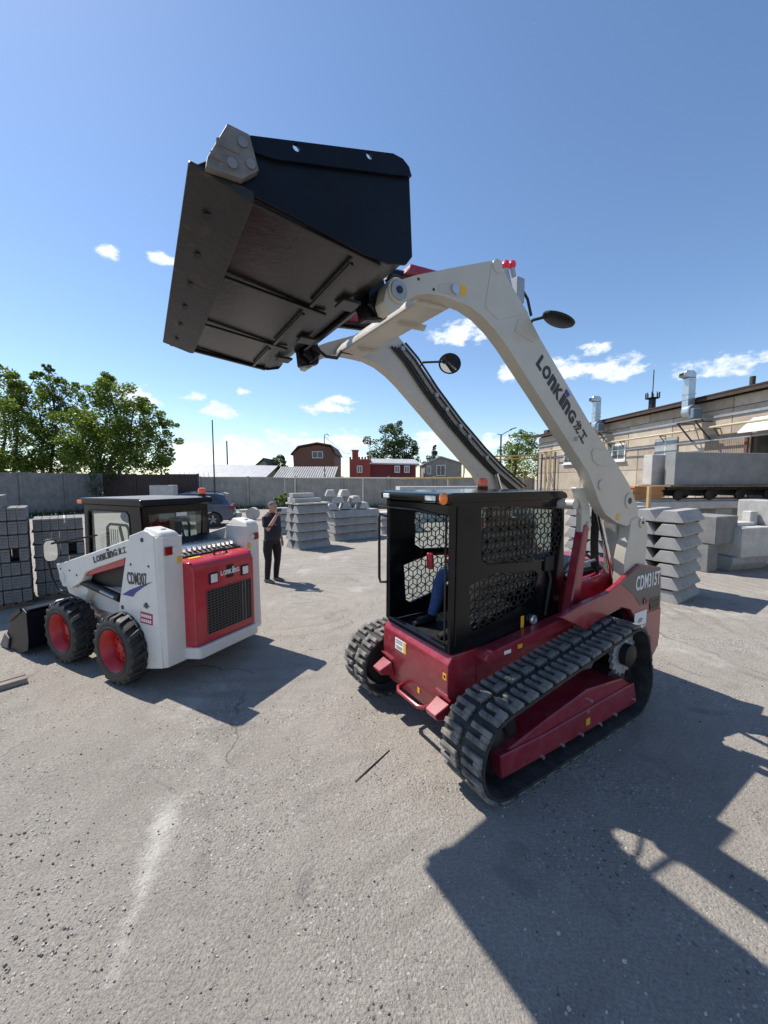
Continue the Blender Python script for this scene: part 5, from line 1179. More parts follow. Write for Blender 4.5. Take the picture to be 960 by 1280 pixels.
for (u,v,rp,sd,lb) in [(352,622,5,81,'small green weed clump beside the pad stack at the fence'),(360,628,4,82,'leafy weed clump growing by the tall pad stack')]:
    tree(gp(u,24),[(u,v,rp),(u+4,v+4,rp),(u-4,v+5,rp*.8)],24,lb,lf1,seed=sd,trunk_r=.02,name='weed_clump',cat='weeds',size=.12,nsub=3)
def grass_strip():
    r=random.Random(5); mb=MB()
    for (p,q,n) in ((FB0,FB1,2600),(FL0,FG0,1200),(FG0,FB0,900),(FR0,FR1,500)):
        d=dirs(p,q); nn_=V((d.y,-d.x,0)); L=(q-p).length
        for _ in range(n):
            c=p+d*r.uniform(0,L)+nn_*(.15+abs(r.gauss(0,.35))); h=r.uniform(.08,.45)*(1.3 if r.random()<.15 else .8); a=r.uniform(0,6.28); w=r.uniform(.015,.04); l=V((r.gauss(0,.1),r.gauss(0,.1),h))
            mb.add([c-V((math.cos(a),math.sin(a),0))*w,c+V((math.cos(a),math.sin(a),0))*w,c+l],[(0,1,2)])
    o=mb.build('grass',lf2,smooth=0); tag(o,'green weeds growing along the foot of the fences','grass',kind='stuff')
grass_strip()

# ================================================================ houses behind the fence
brick=mat('red_brick',(.30,.060,.045),.9,var=.2,scale=14,stretch=(1,1,3),bump=.3)
brick2=mat('dark_red_wall',(.15,.022,.026),.85,var=.2,scale=8)
brown=mat('brown_cladding',(.17,.085,.055),.8,var=.15,scale=3,stretch=(6,6,1))
grwall=mat('grey_plaster',(.26,.24,.21),.9,var=.15,scale=2)
asb=mat('asbestos_roof',(.36,.36,.355),.85,var=.2,scale=3)
metroof=mat('pale_metal_roof',(.40,.405,.415),.5,var=.12,scale=1.2,metal=.1)
wframe=mat('white_window_frame',(.75,.75,.74),.5,var=.02); wdark=glass('house_glass',(.12,.14,.16),.5,.05)
def wall_pt(u,v,D): return at(u,v,D)
def win(T,u0,u1,v0,v1,D,proud=.05,frame=wframe,nm='window'):
    a,b=at(u0,v1,D)-T.location,at(u1,v0,D)-T.location; y=a.y-proud
    f=MB().plate([(a.x-.08,a.z-.08),(b.x+.08,a.z-.08),(b.x+.08,b.z+.08),(a.x-.08,b.z+.08)],[[(a.x,a.z),(b.x,a.z),(b.x,b.z),(a.x,b.z)]],y-.03,y+.08).build(nm,frame,T)
    MB().box(a.x,b.x,y,y+.02,a.z,b.z).build('pane',mat('dark_pane',(.03,.035,.042),.08,var=.05,coat=.5),f)
    MB().bar(((a.x+b.x)/2,y-.01,a.z),((a.x+b.x)/2,y-.01,b.z),.06,.04,(0,1,0)).build('mullion',frame,f)
    return f
def house(name,u0,u1,D,label): T=empty(name,V((at((u0+u1)/2,600,D).x,D,0))); tag(T,label,'house'); return T
def loc(T,u,v,D): p=at(u,v,D)-T.location; return (p.x,p.z)
# brown gambrel house
T=house('gambrel_house',365,420,52,'brown clad house with gambrel roof and one gable window'); D=52
pr=[loc(T,366,600,D)[:1]+(0,),loc(T,367,580,D),loc(T,366,567,D),loc(T,374,560,D),loc(T,397,556,D),loc(T,413,559,D),loc(T,418,567,D),loc(T,418,580,D),loc(T,418,600,D)[:1]+(0,)]
MB().prism(pr,0,8).build('wall',brown,T)
rp=[loc(T,364,569,D),loc(T,373,559,D),loc(T,397,554.5,D),loc(T,414,557.5,D),loc(T,420,568,D)]
for k in range(4): 
    a,b=rp[k],rp[k+1]; MB().hexa([(a[0],-.4,a[1]),(b[0],-.4,b[1]),(b[0],8.4,b[1]),(a[0],8.4,a[1]),(a[0],-.4,a[1]+.16),(b[0],-.4,b[1]+.16),(b[0],8.4,b[1]+.16),(a[0],8.4,a[1]+.16)]).build('roof',mat('brown_roof',(.11,.06,.045),.7),T)
win(T,391,403,565,572,D)
# grey asbestos shed roofs in front of it
T=house('shed',344,416,42,'long shed with rippled grey roof below the gambrel house'); D=42
a=loc(T,344,600,D)[0]; b=loc(T,415,600,D)[0]; z0=loc(T,0,598,D)[1]; z1=loc(T,0,582.5,D)[1]
MB().box(a,b,.2,4,0,z0).build('wall',grwall,T)
n=26
for k in range(n):
    x0=a-.3+(b-a+.6)*k/n; w=(b-a+.6)/n; MB().hexa([(x0,0,z0),(x0+w*.92,0,z0),(x0+w*.92,3.6,z1),(x0,3.6,z1),(x0+w*.15,0,z0+.07),(x0+w*.75,0,z0+.07),(x0+w*.75,3.6,z1+.07),(x0+w*.15,3.6,z1+.07)]).build('roof_sheet',asb,T)
# red brick house: tower part and lower wing
T=house('brick_house',437,520,46,'red brick house with parapet, chimney and dark red wing'); D=46
x=[loc(T,u,600,D)[0] for u in (437,463,520)]; zt=loc(T,0,574,D)[1]; zw=loc(T,0,580,D)[1]
MB().box(x[0],x[1],0,6,0,zt).build('wall',brick,T)
for k in range(7): MB().box(x[0]+k*(x[1]-x[0])/7,x[0]+(k+.55)*(x[1]-x[0])/7,-.05,.25,zt,zt+.28).build('parapet_block',brick,T)
MB().box(x[1],x[2],.3,6,0,zw).build('wing_wall',brick2,T)
MB().hexa([(x[1]-.1,-.1,zw),(x[2]+.4,-.1,zw-.12),(x[2]+.4,6.4,zw-.12),(x[1]-.1,6.4,zw),(x[1]-.1,-.1,zw+.16),(x[2]+.4,-.1,zw+.04),(x[2]+.4,6.4,zw+.9),(x[1]-.1,6.4,zw+1.0)]).build('roof',metroof,T)
c=loc(T,443,563,D); ch=MB().box(c[0]-.35,c[0]+.35,1,1.7,zt-.3,c[1]).build('chimney',brick,T); MB().box(c[0]-.43,c[0]+.43,.92,1.78,c[1],c[1]+.15).build('chimney_cap',brick,ch)
for (u0,u1) in ((447,452),(494,499),(506,511)): win(T,u0,u1,583,590,D)
# grey gabled house
T=house('grey_house',530,580,50,'small grey plaster house with white windows and pale gable roof'); D=50
pr=[(loc(T,531,600,D)[0],0),loc(T,531,580,D),loc(T,551,572,D),loc(T,577,580,D),(loc(T,577,600,D)[0],0)]
MB().prism(pr,0,7).build('wall',grwall,T)
for a,b in ((loc(T,529,581,D),loc(T,551,571.5,D)),(loc(T,551,571.5,D),loc(T,580,580.5,D))): MB().hexa([(a[0],-.3,a[1]),(b[0],-.3,b[1]),(b[0],7.3,b[1]),(a[0],7.3,a[1]),(a[0],-.3,a[1]+.14),(b[0],-.3,b[1]+.14),(b[0],7.3,b[1]+.14),(a[0],7.3,a[1]+.14)]).build('roof',metroof,T)
win(T,546,556,582,594,D); win(T,534,538,583,592,D)
# long low building with the pale metal roof
T=house('long_shed',210,336,44,'long low building with a pale metal roof beyond the brown gate'); D=44
a=loc(T,208,600,D)[0]; b=loc(T,333,600,D)[0]; z0=loc(T,0,596,D)[1]; z1=loc(T,0,578,D)[1]; z1b=loc(T,0,581,D)[1]
MB().box(a+.2,b-.2,.2,6,0,z0).build('wall',grwall,T)
n=24
for k in range(n):
    x0=a+(b-a)*k/n; x1=a+(b-a)*(k+.96)/n; za=z1+(z1b-z1)*k/n; zb=z1+(z1b-z1)*(k+1)/n
    MB().hexa([(x0,0,z0-.1),(x1,0,z0-.1),(x1,5,zb),(x0,5,za),(x0,0,z0),(x1,0,z0),(x1,5,zb+.08),(x0,5,za+.08)]).build('roof_sheet',metroof,T)
for k in range(9): MB().cyl((a+.4+k*.55,.1,z0),(a+.4+k*.55,.1,z0+.5),.02,6).build('snow_guard',steel,T)
T=house('green_gable_house',318,338,56,'small dark green gabled house beside the long pale roof'); D=56
grn=mat('green_cladding',(.05,.075,.06),.8)
pr=[(loc(T,319,600,D)[0],0),loc(T,319,584,D),loc(T,330,575,D),loc(T,337,585,D),(loc(T,337,600,D)[0],0)]
MB().prism(pr,0,5).build('wall',mat('tan_wall',(.30,.26,.20),.9),T)
for a,b in ((loc(T,317,585.5,D),loc(T,330,574,D)),(loc(T,330,574,D),loc(T,339,587,D))): MB().hexa([(a[0],-.3,a[1]),(b[0],-.3,b[1]),(b[0],5.3,b[1]),(a[0],5.3,a[1]),(a[0],-.3,a[1]+.2),(b[0],-.3,b[1]+.2),(b[0],5.3,b[1]+.2),(a[0],5.3,a[1]+.2)]).build('roof',grn,T)

# ================================================================ poles and pipes
polem=mat('dark_pole',(.06,.05,.045),.8,var=.2)
def pole(u,vt,D,r,label,name='pole',m=polem):
    p=gp(u,D); h=at(u,vt,D).z; o=MB().cyl((0,0,0),(0,0,h),r,10,r*.7).build(name,m); o.location=p; tag(o,label,'pole'); return o,h
o,h=pole(268,525,29.0,.06,'thin tall dark pole standing against the back fence')
o,h=pole(285,551,62,.14,'distant dark chimney pole beyond the long pale roof')
o,h=pole(406,546,34,.05,'thin pole with a bent tip behind the back fence')
MB().tube([(0,0,h-.05),(.05,0,h+.18),(.25,0,h+.25),(.4,0,h+.1)],.03,6).build('bent_tip',polem,o)
T,h=pole(625,543,33,.09,'dark street lamp post with an arm by the workshop corner',name='lamp_post')
MB().tube([(0,0,h-.1),(.3,0,h+.12),(.9,0,h+.42)],.035,6).build('lamp_arm',polem,T); MB().hexa([(.75,-.1,h+.36),(1.25,-.1,h+.52),(1.25,.1,h+.52),(.75,.1,h+.36),(.75,-.07,h+.44),(1.25,-.07,h+.60),(1.25,.07,h+.60),(.75,.07,h+.44)]).build('lamp_head',polem,T)
MB().bar((-.35,0,h+.03),(0,0,h-.02),.05,.05).build('bracket',polem,T)
yp=mat('yellow_pipe',(.42,.31,.12),.6,var=.15,scale=5); wp=mat('pale_pipe',(.55,.53,.46),.6,var=.1)
def pipe(pts,r,m,label,posts=()):
    T=MB().tube(pts,r,8).build('gas_pipe',m); tag(T,label,'pipe')
    for p in posts: MB().cyl((p.x,p.y,0),(p.x,p.y,p.z),.04,8).build('support_post',m,T)
    return T
a,b=at(356,597,27.5),at(560,598,28.5)
pipe([V((a.x,a.y,0)),a,a.lerp(b,.5),b],.035,wp,'pale gas pipe on posts in front of the back fence',[a.lerp(b,.06),a.lerp(b,.47),b])
a=at(575,597,28.5); b=at(592,572,28.7); c=at(674,569,31.5); 
pipe([at(500,598.5,28.2),at(572,597.5,28.5),at(579,597,28.5),at(580,590,28.5),at(580,574,28.6),at(584,571.5,28.7),c],.06,yp,'yellow gas pipe rising and running to the workshop corner',[at(562,598,28.5),at(600,571.5,29.3),at(640,571,30.4)])
pipe([at(592,575,28.9),at(630,574,30.3),at(674,572.5,31.6)],.05,yp,'lower yellow gas pipe running to the workshop corner',[at(618,574.5,29.8),at(655,573,31)])
# overhead wire
o=MB().tube([at(406,546,34),at(430,566,40),at(443,568,46)],.015,5).build('wire',polem); tag(o,'overhead wire sagging from the bent pole to the brick house','wire')

# ================================================================ workshop on the right
W0=V((13.2,33,0)); W1=V((15.0,15.0,0)); wd=(W1-W0).normalized(); wn=V((wd.y,-wd.x,0))   # wn points to the yard
if wn.x>0: wn=-wn
def wpx(u,v):
    dr=ray(u,v); C=V((0,0,CAM_H))-W0; t=-C.dot(wn)/dr.dot(wn); p=C+dr*t; return (p.dot(wd),p.z)
def build_workshop():
    T=empty('workshop',W0,fwd=wd); tag(T,'long weathered concrete panel workshop with flat roof and vent ducts','building')
    # local: x along wall towards the camera, y: left normal of wd. find sign of yard side
    sy=1 if V((-wd.y,wd.x,0)).dot(wn)>0 else -1
    wm=[mat('wall_panel_a',(.40,.335,.262),.92,var=.16,scale=1.8,bump=.4,bscale=22,spots=(2.6,.58,(.27,.22,.17),.6)),mat('wall_panel_b',(.45,.39,.315),.92,var=.16,scale=1.5,bump=.4,bscale=22,spots=(3.1,.58,(.30,.255,.205),.6)),mat('wall_panel_c',(.35,.295,.24),.92,var=.18,scale=2.2,bump=.4,bscale=22,spots=(2.2,.60,(.23,.19,.155),.6))]
    ht=wpx(672,546)[1]; L=34.0
    holes=[]
    def rect(u0,v0,u1,v1):
        a,b=wpx(u0,v0),wpx(u1,v1); return (a[0],b[0],min(a[1],b[1]),max(a[1],b[1]))
    dx0=wpx(938,560)[0]; door=(dx0,dx0+4.6,0,wpx(938,545)[1])
    core=MB().plate([(0,0),(door[0],0),(door[0],door[3]),(door[1],door[3]),(door[1],0),(L,0),(L,ht-.1),(0,ht-.1)],[],-sy*.12,-sy*.30).build('wall',conc3,T)
    MB().box(0,L,-sy*14,-sy*13.8,0,ht-.1).build('rear_wall',conc3,T); MB().box(0,.18,-sy*13.8,-sy*.3,0,ht-.1).build('end_wall',wm[0],T); MB().box(L-.2,L,-sy*13.8,-sy*.3,0,ht-.1).build('end_wall',wm[0],T)
    MB().box(-.3,L+.3,sy*.45,-sy*14.2,ht-.05,ht+.02).build('roof',mat('roof_felt',(.035,.032,.03),.9),T)
    MB().box(-.3,L+.3,sy*.45,sy*.36,ht-.16,ht+.06).build('roof_edge',mat('roof_edge_brown',(.055,.035,.028),.8,var=.25),T)
    # panels in four courses
    cz=[0,1.30,2.62,ht-2.05,ht-.55,ht-.14]; k=0
    cz=[0,1.45,2.75,4.0,ht-.62,ht-.16] if ht>5 else [0,1.3,2.5,ht-.6,ht-.16]
    for i in range(len(cz)-1):
        x=0.0
        w=3.0 if i!=len(cz)-2 else 6.0
        if i==0: w=1.5
        while x<L-.1:
            x1=min(L,x+w*(1 if (k*7)%3 else .75)); k+=1
            a,b=x,x1
            if cz[i]<door[3]-.05 and b>door[0] and a<door[1]:
                if a<door[0]: b=door[0]
                elif b>door[1]: a=door[1]
                else: x=x1; continue
            if b-a>.15 and cz[i+1]-cz[i]>.1:
                p=rnd.uniform(-.012,.012); MB().box(a+.012,b-.012,-sy*.12,sy*(.05+p),cz[i]+.012,cz[i+1]-.012).build('wall_panel',wm[(k*5+i*3)%3],T,bevel=.012)
            x=x1
    def onw(u0,v0,u1,v1,y0,y1,nm,m,par=None,bevel=.01):
        r_=rect(u0,v0,u1,v1); return MB().box(r_[0],r_[1],sy*y0,sy*y1,r_[2],r_[3]).build(nm,m,par or T,bevel=bevel)
    pane=mat('workshop_pane',(.10,.12,.13),.1,var=.2,coat=.4)
    for (u0,v0,u1,v1) in ((707,556,718,579),(767,556,783,575),(821,549,846,602)):
        f=onw(u0,v0,u1,v1,.066,.11,'window',wframe if u0!=821 else mat('door_grey',(.26,.27,.28),.6))
        r_=rect(u0,v0,u1,v1); e=.09
        MB().box(r_[0]+e,r_[1]-e,sy*.112,sy*.115,r_[2]+e,r_[3]-e).build('pane',pane if u0!=821 else mat('door_leaf',(.33,.35,.36),.6,var=.1),f)
        MB().box((r_[0]+r_[1])/2-.02,(r_[0]+r_[1])/2+.02,sy*.112,sy*.125,r_[2]+e,r_[3]-e).build('mullion',wframe,f)
        MB().box(r_[0]-.1,r_[1]+.1,sy*.06,sy*.2,r_[2]-.09,r_[2]-.02).build('sill',wframe,f)
    # corrugated section beside the door
    r_=rect(884,545,937,602); n=26; cs=MB().box(r_[0],r_[1],sy*.066,sy*.075,.0,r_[3]).build('corrugated_sheet',mat('tan_sheet',(.28,.22,.17),.7,var=.15),T)
    for k in range(n): x=r_[0]+(r_[1]-r_[0])*k/n; MB().box(x,x+.06,sy*.076,sy*.10,0,r_[3]).build('corrugation',MATS['tan_sheet'],cs)
    # doorway: frame, awning, dark interior floor
    MB().box(door[0]-.12,door[0],-sy*.2,sy*.16,0,door[3]).build('door_jamb',mat('jamb_brown',(.12,.05,.035),.8),T)
    za=wpx(938,544)[1]
    MB().hexa([(door[0]+.1,sy*.1,za+.62),(door[1]+.3,sy*.1,za+.62),(door[1]+.3,sy*.75,za+.05),(door[0]+.1,sy*.75,za+.05),(door[0]+.1,sy*.1,za+.67),(door[1]+.3,sy*.1,za+.67),(door[1]+.3,sy*.75,za+.10),(door[0]+.1,sy*.75,za+.10)]).build('awning',wframe,T)
    MB().box(0,L,sy*.066,sy*.12,wpx(720,552)[1]-.0,wpx(720,552)[1]+.10).build('cable_tray',steel,T)
    # gas pipe along the facade on brackets
    zp=wpx(850,541.5)[1]
    pp=MB().tube([(.3,sy*.35,zp),(10,sy*.35,zp),(22,sy*.35,zp+.03),(33,sy*.35,zp)],.055,8).build('facade_pipe',mat('cream_pipe',(.46,.40,.27),.6,var=.12,scale=3),T)
    for k in range(11): MB().bar((1.5+2.9*k,sy*.06,zp-.05),(1.5+2.9*k,sy*.40,zp-.06),.05,.04).build('pipe_bracket',polem,pp); MB().bar((1.5+2.9*k,sy*.06,zp-.4),(1.5+2.9*k,sy*.36,zp-.07),.03,.03).build('bracket_brace',polem,pp)
    MB().bar((3,sy*.30,zp-.55),(L,sy*.30,zp-.55),.05,.05).build('conduit',steel,T)
    galv=mat('galvanised_duct',(.45,.50,.53),.35,metal=.7,var=.12,scale=4)
    def duct(u,vt,vb,w):
        s,zb=wpx(u,vb); zt=wpx(u,vt)[1]; D=MB()
        D.box(s-w/2,s+w/2,sy*.55,sy*.55+sy*w,zb+.3,zt-w*.6); d=D.build('vent_duct',galv,T,bevel=.01)
        y0,y1=sy*.55,sy*(.55+w)
        MB().prism([(y0,zt-w*.58),(y0,zt),(y0+sy*w*.35,zt+.12),(y1+sy*.15,zt+.12),(y1+sy*.25,zt-.02),(y1+sy*.25,zt-w*.35),(y1,zt-w*.58)],s-w/2-.01,s+w/2+.01,'x').build('duct_elbow',galv,d,bevel=.02)
        MB().box(s-w/2+.05,s+w/2-.05,y1+sy*.245,y1+sy*.255,zt-w*.30,zt+.02).build('duct_mouth',txtk,d)
        for zz in (zb+.7,(zb+zt)/2): MB().box(s-w/2-.02,s+w/2+.02,sy*.53,sy*.57+sy*w,zz,zz+.05).build('duct_flange',galv,d)
        # fan snail and motor on bracket
        MB().lathe([(.05,-.2),(.30,-.2),(.33,-.16),(.33,.16),(.30,.2),(.05,.2)],(s+.08,sy*(.65),zb+.16),(1,0,0),20).build('fan_housing',galv,d)
        MB().box(s+.22,s+.48,sy*.42,sy*.88,zb-.18,zb+.26).build('fan_motor',mat('motor_blue',(.16,.22,.27),.5,metal=.3),d,bevel=.03)
        MB().bar((s-.5,sy*.75,zb-.30),(s+.8,sy*.75,zb-.30),.08,.06).build('fan_shelf',polem,d)
        for q in (-.3,.6): MB().bar((s+q,sy*.05,zb-1.2),(s+q,sy*.9,zb-.33),.05,.05).build('shelf_brace',polem,d); MB().bar((s+q,sy*.05,zb-.33),(s+q,sy*.95,zb-.33),.05,.05).build('shelf_arm',polem,d)
    duct(758,499,536,.36); duct(877,469,520,.34)
    # roof furniture: stub chimney, little antenna mast, box on the corner
    s,z=wpx(925,470); MB().cyl((s,-sy*.6,ht),(s,-sy*.6,z),.10,12).build('stub_chimney',polem,T)
    s,z=wpx(807,462); an=MB().cyl((s,-sy*.5,ht),(s,-sy*.5,wpx(807,462)[1]),.025,6).build('antenna_mast',polem,T)
    zb=wpx(807,497)[1]; MB().box(s-.12,s+.12,-sy*.62,-sy*.38,ht,zb).build('antenna_box',blkm,an)
    MB().lathe([(.12,0),(.34,.03),(.34,.06),(.12,.05)],(s,-sy*.5,zb-.05),(0,0,1),14).build('antenna_ring',blkm,an)
    for k in range(8): a=k*math.pi/4; MB().cyl((s+.31*math.cos(a),-sy*.5+.31*math.sin(a),zb),(s+.31*math.cos(a),-sy*.5+.31*math.sin(a),zb+.30),.035 if k%2 else .02,8).build('antenna_rod',blkm,an)
    MB().box(.3,.9,-sy*.8,-sy*.2,ht,ht+.45).build('roof_box',polem,T)
    # vertical pipes at the far corner
    for k,(u,m) in enumerate([(676,polem),(681,polem),(686,yp),(692,yp),(698,polem)]):
        s,_=wpx(u,580); z=wpx(u,[562,568,563,560,565][k])[1]; MB().cyl((s,sy*.25,0),(s,sy*.25,z),.05,8).build('vertical_pipe',m,T)
    # interior so that the doorway reads as a dark room
    MB().box(door[0]-.5,door[0]-.3,-sy*8,-sy*.35,0,door[3]+.5).build('partition',conc3,T)
build_workshop()

# ================================================================ parked car
def build_car():
    c=gnd(258,659); hd=V((-.95,-.30,0)).normalized(); fr_=V((hd.x,hd.y,0))
    T=empty('parked_car',(0,0,0),fwd=hd); L=V((-hd.y,hd.x,0))
    tag(T,'grey blue estate SUV parked near the back fence, seen from behind','car')
    wb=2.75; w=1.84
    # rear wheel nearest the camera stands at pixel (267,659): it is the left wheel of the car
    pw=gnd(267,659); T.location=pw-hd*(-wb/2)-L*(w/2-.12)
    cp=mat('car_blue',(.055,.075,.12),.3,metal=.35,var=.05,coat=.8); ck=mat('car_trim',(.02,.02,.022),.5); cg=mat('car_glass',(.02,.025,.03),.06,coat=.8,var=.05)
    prof=[(2.28,.45),(2.34,.62),(2.28,.80),(1.35,.98),(1.15,1.02),(-2.05,1.06),(-2.22,.98),(-2.28,.62),(-2.24,.40),(-2.1,.32),(2.1,.30)]
    def arch(x0): return [(x0+.40*math.cos(a),.34+.40*math.sin(a)) for a in [k*math.pi/8 for k in range(9)]]
    body=[(2.28,.45),(2.34,.62),(2.28,.80),(1.35,.98),(1.15,1.02),(-2.05,1.06),(-2.22,.98),(-2.28,.62),(-2.24,.40),(-2.1,.32),(-1.775,.32)]+arch(-wb/2)[::-1][1:-1]+[(-.98,.30),(.98,.30)]+arch(wb/2)[::-1][1:-1]+[(1.775,.32),(2.1,.32)]
    B=MB().prism(body,-w/2,w/2).build('body',cp,T,bevel=.05,seg=3)
    gh=[(1.10,1.02),(.35,1.50),(-.2,1.60),(-1.5,1.575),(-1.85,1.50),(-2.12,1.05)]
    y0,y1=w/2-.05,w/2-.20
    n=len(gh); vs=[(p[0],-(y0 if p[1]<1.2 else y1),p[1]) for p in gh]+[(p[0],(y0 if p[1]<1.2 else y1),p[1]) for p in gh]
    MB().add(vs,[tuple(range(n)),tuple(range(2*n-1,n-1,-1))]+[(i,(i+1)%n,n+(i+1)%n,n+i) for i in range(n)]).build('cabin',cp,T,bevel=.04,seg=2)
    for s in (1,-1):
        g=lambda pts,nm,m:MB().add([(x,s*(y0+.012-(z-1.05)*.28),z) for x,z in pts]+[(x,s*(y0+.002-(z-1.05)*.28),z) for x,z in pts],[tuple(range(len(pts))),tuple(range(2*len(pts)-1,len(pts)-1,-1))]+[(i,(i+1)%len(pts),len(pts)+(i+1)%len(pts),len(pts)+i) for i in range(len(pts))]).build(nm,m,T,smooth=0)
        g([(.85,1.09),(.30,1.46),(-.10,1.50),(-.10,1.09)],'side_window',cg); g([(-.16,1.09),(-.16,1.51),(-1.02,1.51),(-1.12,1.09)],'side_window',cg); g([(-1.18,1.09),(-1.08,1.51),(-1.45,1.49),(-1.85,1.20),(-1.80,1.09)],'side_window',cg)
        MB().box(-2.29,-2.02,s*.92-s*.16,s*.93,.84,1.0).build('tail_lamp',redl,T,bevel=.02); MB().box(2.1,2.3,s*.92-s*.3,s*.90,.66,.78).build('headlight',lampw,T,bevel=.02)
        MB().box(-.98,.98,s*(w/2-.01),s*(w/2+.015),.30,.44).build('sill_trim',ck,T,bevel=.01); MB().tube([(-.3,s*(y1-.02),1.60),(-.5,s*(y1-.02),1.65),(-1.4,s*(y1-.02),1.64),(-1.55,s*(y1-.02),1.58)],.018,6).build('roof_rail',ck,T)
        MB().box(.55,.72,s*(w/2+.0),s*(w/2+.16),1.05,1.18).build('wing_mirror',cp,T,bevel=.02)
        for x in (-.35,-1.15): MB().box(x-.10,x+.10,s*(w/2),s*(w/2+.025),.90,.93).build('door_handle',cp,T,bevel=.005)
        for x in (wb/2,-wb/2):
            ty=MB().lathe([(.22,-.10),(.33,-.10),(.355,-.06),(.355,.06),(.33,.10),(.22,.10)],(x,s*(w/2-.11),.355),(0,s,0),28).build('wheel',tyrem,T)
            MB().lathe([(.02,.05),(.20,.06),(.225,.095),(.235,.10),(.235,.05),(.2,-.08)],(x,s*(w/2-.11),.355),(0,s,0),28).build('rim',ck,ty)
            for k in range(5):
                a=k*2*math.pi/5+.3; MB().bar((x+.03*math.cos(a),s*(w/2-.02),.355+.03*math.sin(a)),(x+.215*math.cos(a),s*(w/2-.02),.355+.215*math.sin(a)),.065,.02,(0,1,0)).build('spoke',zinc,ty)
    MB().hexa([(-2.10,-.62,1.10),(-2.10,.62,1.10),(-2.09,.62,1.10),(-2.09,-.62,1.10),(-1.90,-.58,1.44),(-1.90,.58,1.44),(-1.89,.58,1.44),(-1.89,-.58,1.44)]).build('rear_window',cg,T)
    MB().hexa([(-1.80,-.60,1.545),(-1.80,.60,1.545),(-2.02,.56,1.50),(-2.02,-.56,1.50),(-1.80,-.60,1.60),(-1.80,.60,1.60),(-2.03,.56,1.53),(-2.03,-.56,1.53)]).build('roof_spoiler',cp,T,bevel=.01)
    MB().box(-2.31,-2.2,-.80,.80,.36,.56).build('bumper',ck,T,bevel=.04); MB().box(-2.295,-2.28,-.26,.26,.72,.83).build('number_plate',wst,T)
    return T
build_car()

# ================================================================ people
skin=mat('skin',(.48,.27,.19),.55,var=.08,scale=12)
def body_mesh(mb,name,voxel,regions,mats_):
    me=bpy.data.meshes.new(name); me.from_pydata(mb.v,[],mb.f); bm=bmesh.new(); bm.from_mesh(me); bmesh.ops.recalc_face_normals(bm,faces=bm.faces); bm.to_mesh(me); bm.free()
    o=bpy.data.objects.new('body_source',me); COL.objects.link(o)
    r=o.modifiers.new('r','REMESH'); r.mode='VOXEL'; r.voxel_size=voxel; r.use_smooth_shade=True
    s=o.modifiers.new('s','SMOOTH'); s.factor=.5; s.iterations=3
    bpy.context.view_layer.update(); out=bpy.data.meshes.new_from_object(o.evaluated_get(bpy.context.evaluated_depsgraph_get())); bpy.data.objects.remove(o)
    out.materials.clear()
    for m in mats_: out.materials.append(m)
    for p in out.polygons: p.material_index=regions(p.center); p.use_smooth=True
    return out
def limb(mb,pts,rs,n=12): mb.tube(pts,.1,n,rs=rs)
def blob(mb,c,a,b,cz,n=14,m=8):
    c=V(c); mb.rings([(c+V((0,0,cz*math.cos(math.pi*k/m))),V((a*max(.02,math.sin(math.pi*k/m)),0,0)),V((0,b*max(.02,math.sin(math.pi*k/m)),0))) for k in range(m+1)],n)
def hand(mb,c,d,up,s=1.0,curl=.5):
    """palm along d with four fingers and a thumb"""
    c,d,up=V(c),V(d).normalized(),V(up).normalized(); sd=d.cross(up).normalized()
    mb.rings([(c,sd*.028*s,up*.018*s),(c+d*.04*s,sd*.042*s,up*.017*s),(c+d*.085*s,sd*.043*s,up*.014*s)],10)
    for k,l in enumerate((.065,.075,.070,.055)):
        b=c+d*.08*s+sd*(-.031+.0205*k)*s; e1=b+d*l*.5*s-up*curl*.02*s; e2=e1+(d*(1-curl)-up*curl).normalized()*l*.5*s
        mb.tube([b,e1,e2],.01,6,rs=[.0095*s,.009*s,.0075*s])
    b=c+d*.02*s-sd*.03*s; mb.tube([b,b+(d*.5-sd*.8).normalized()*.04*s,b+(d*.9-sd*.5).normalized()*.07*s],.01,6,rs=[.012*s,.0105*s,.008*s])
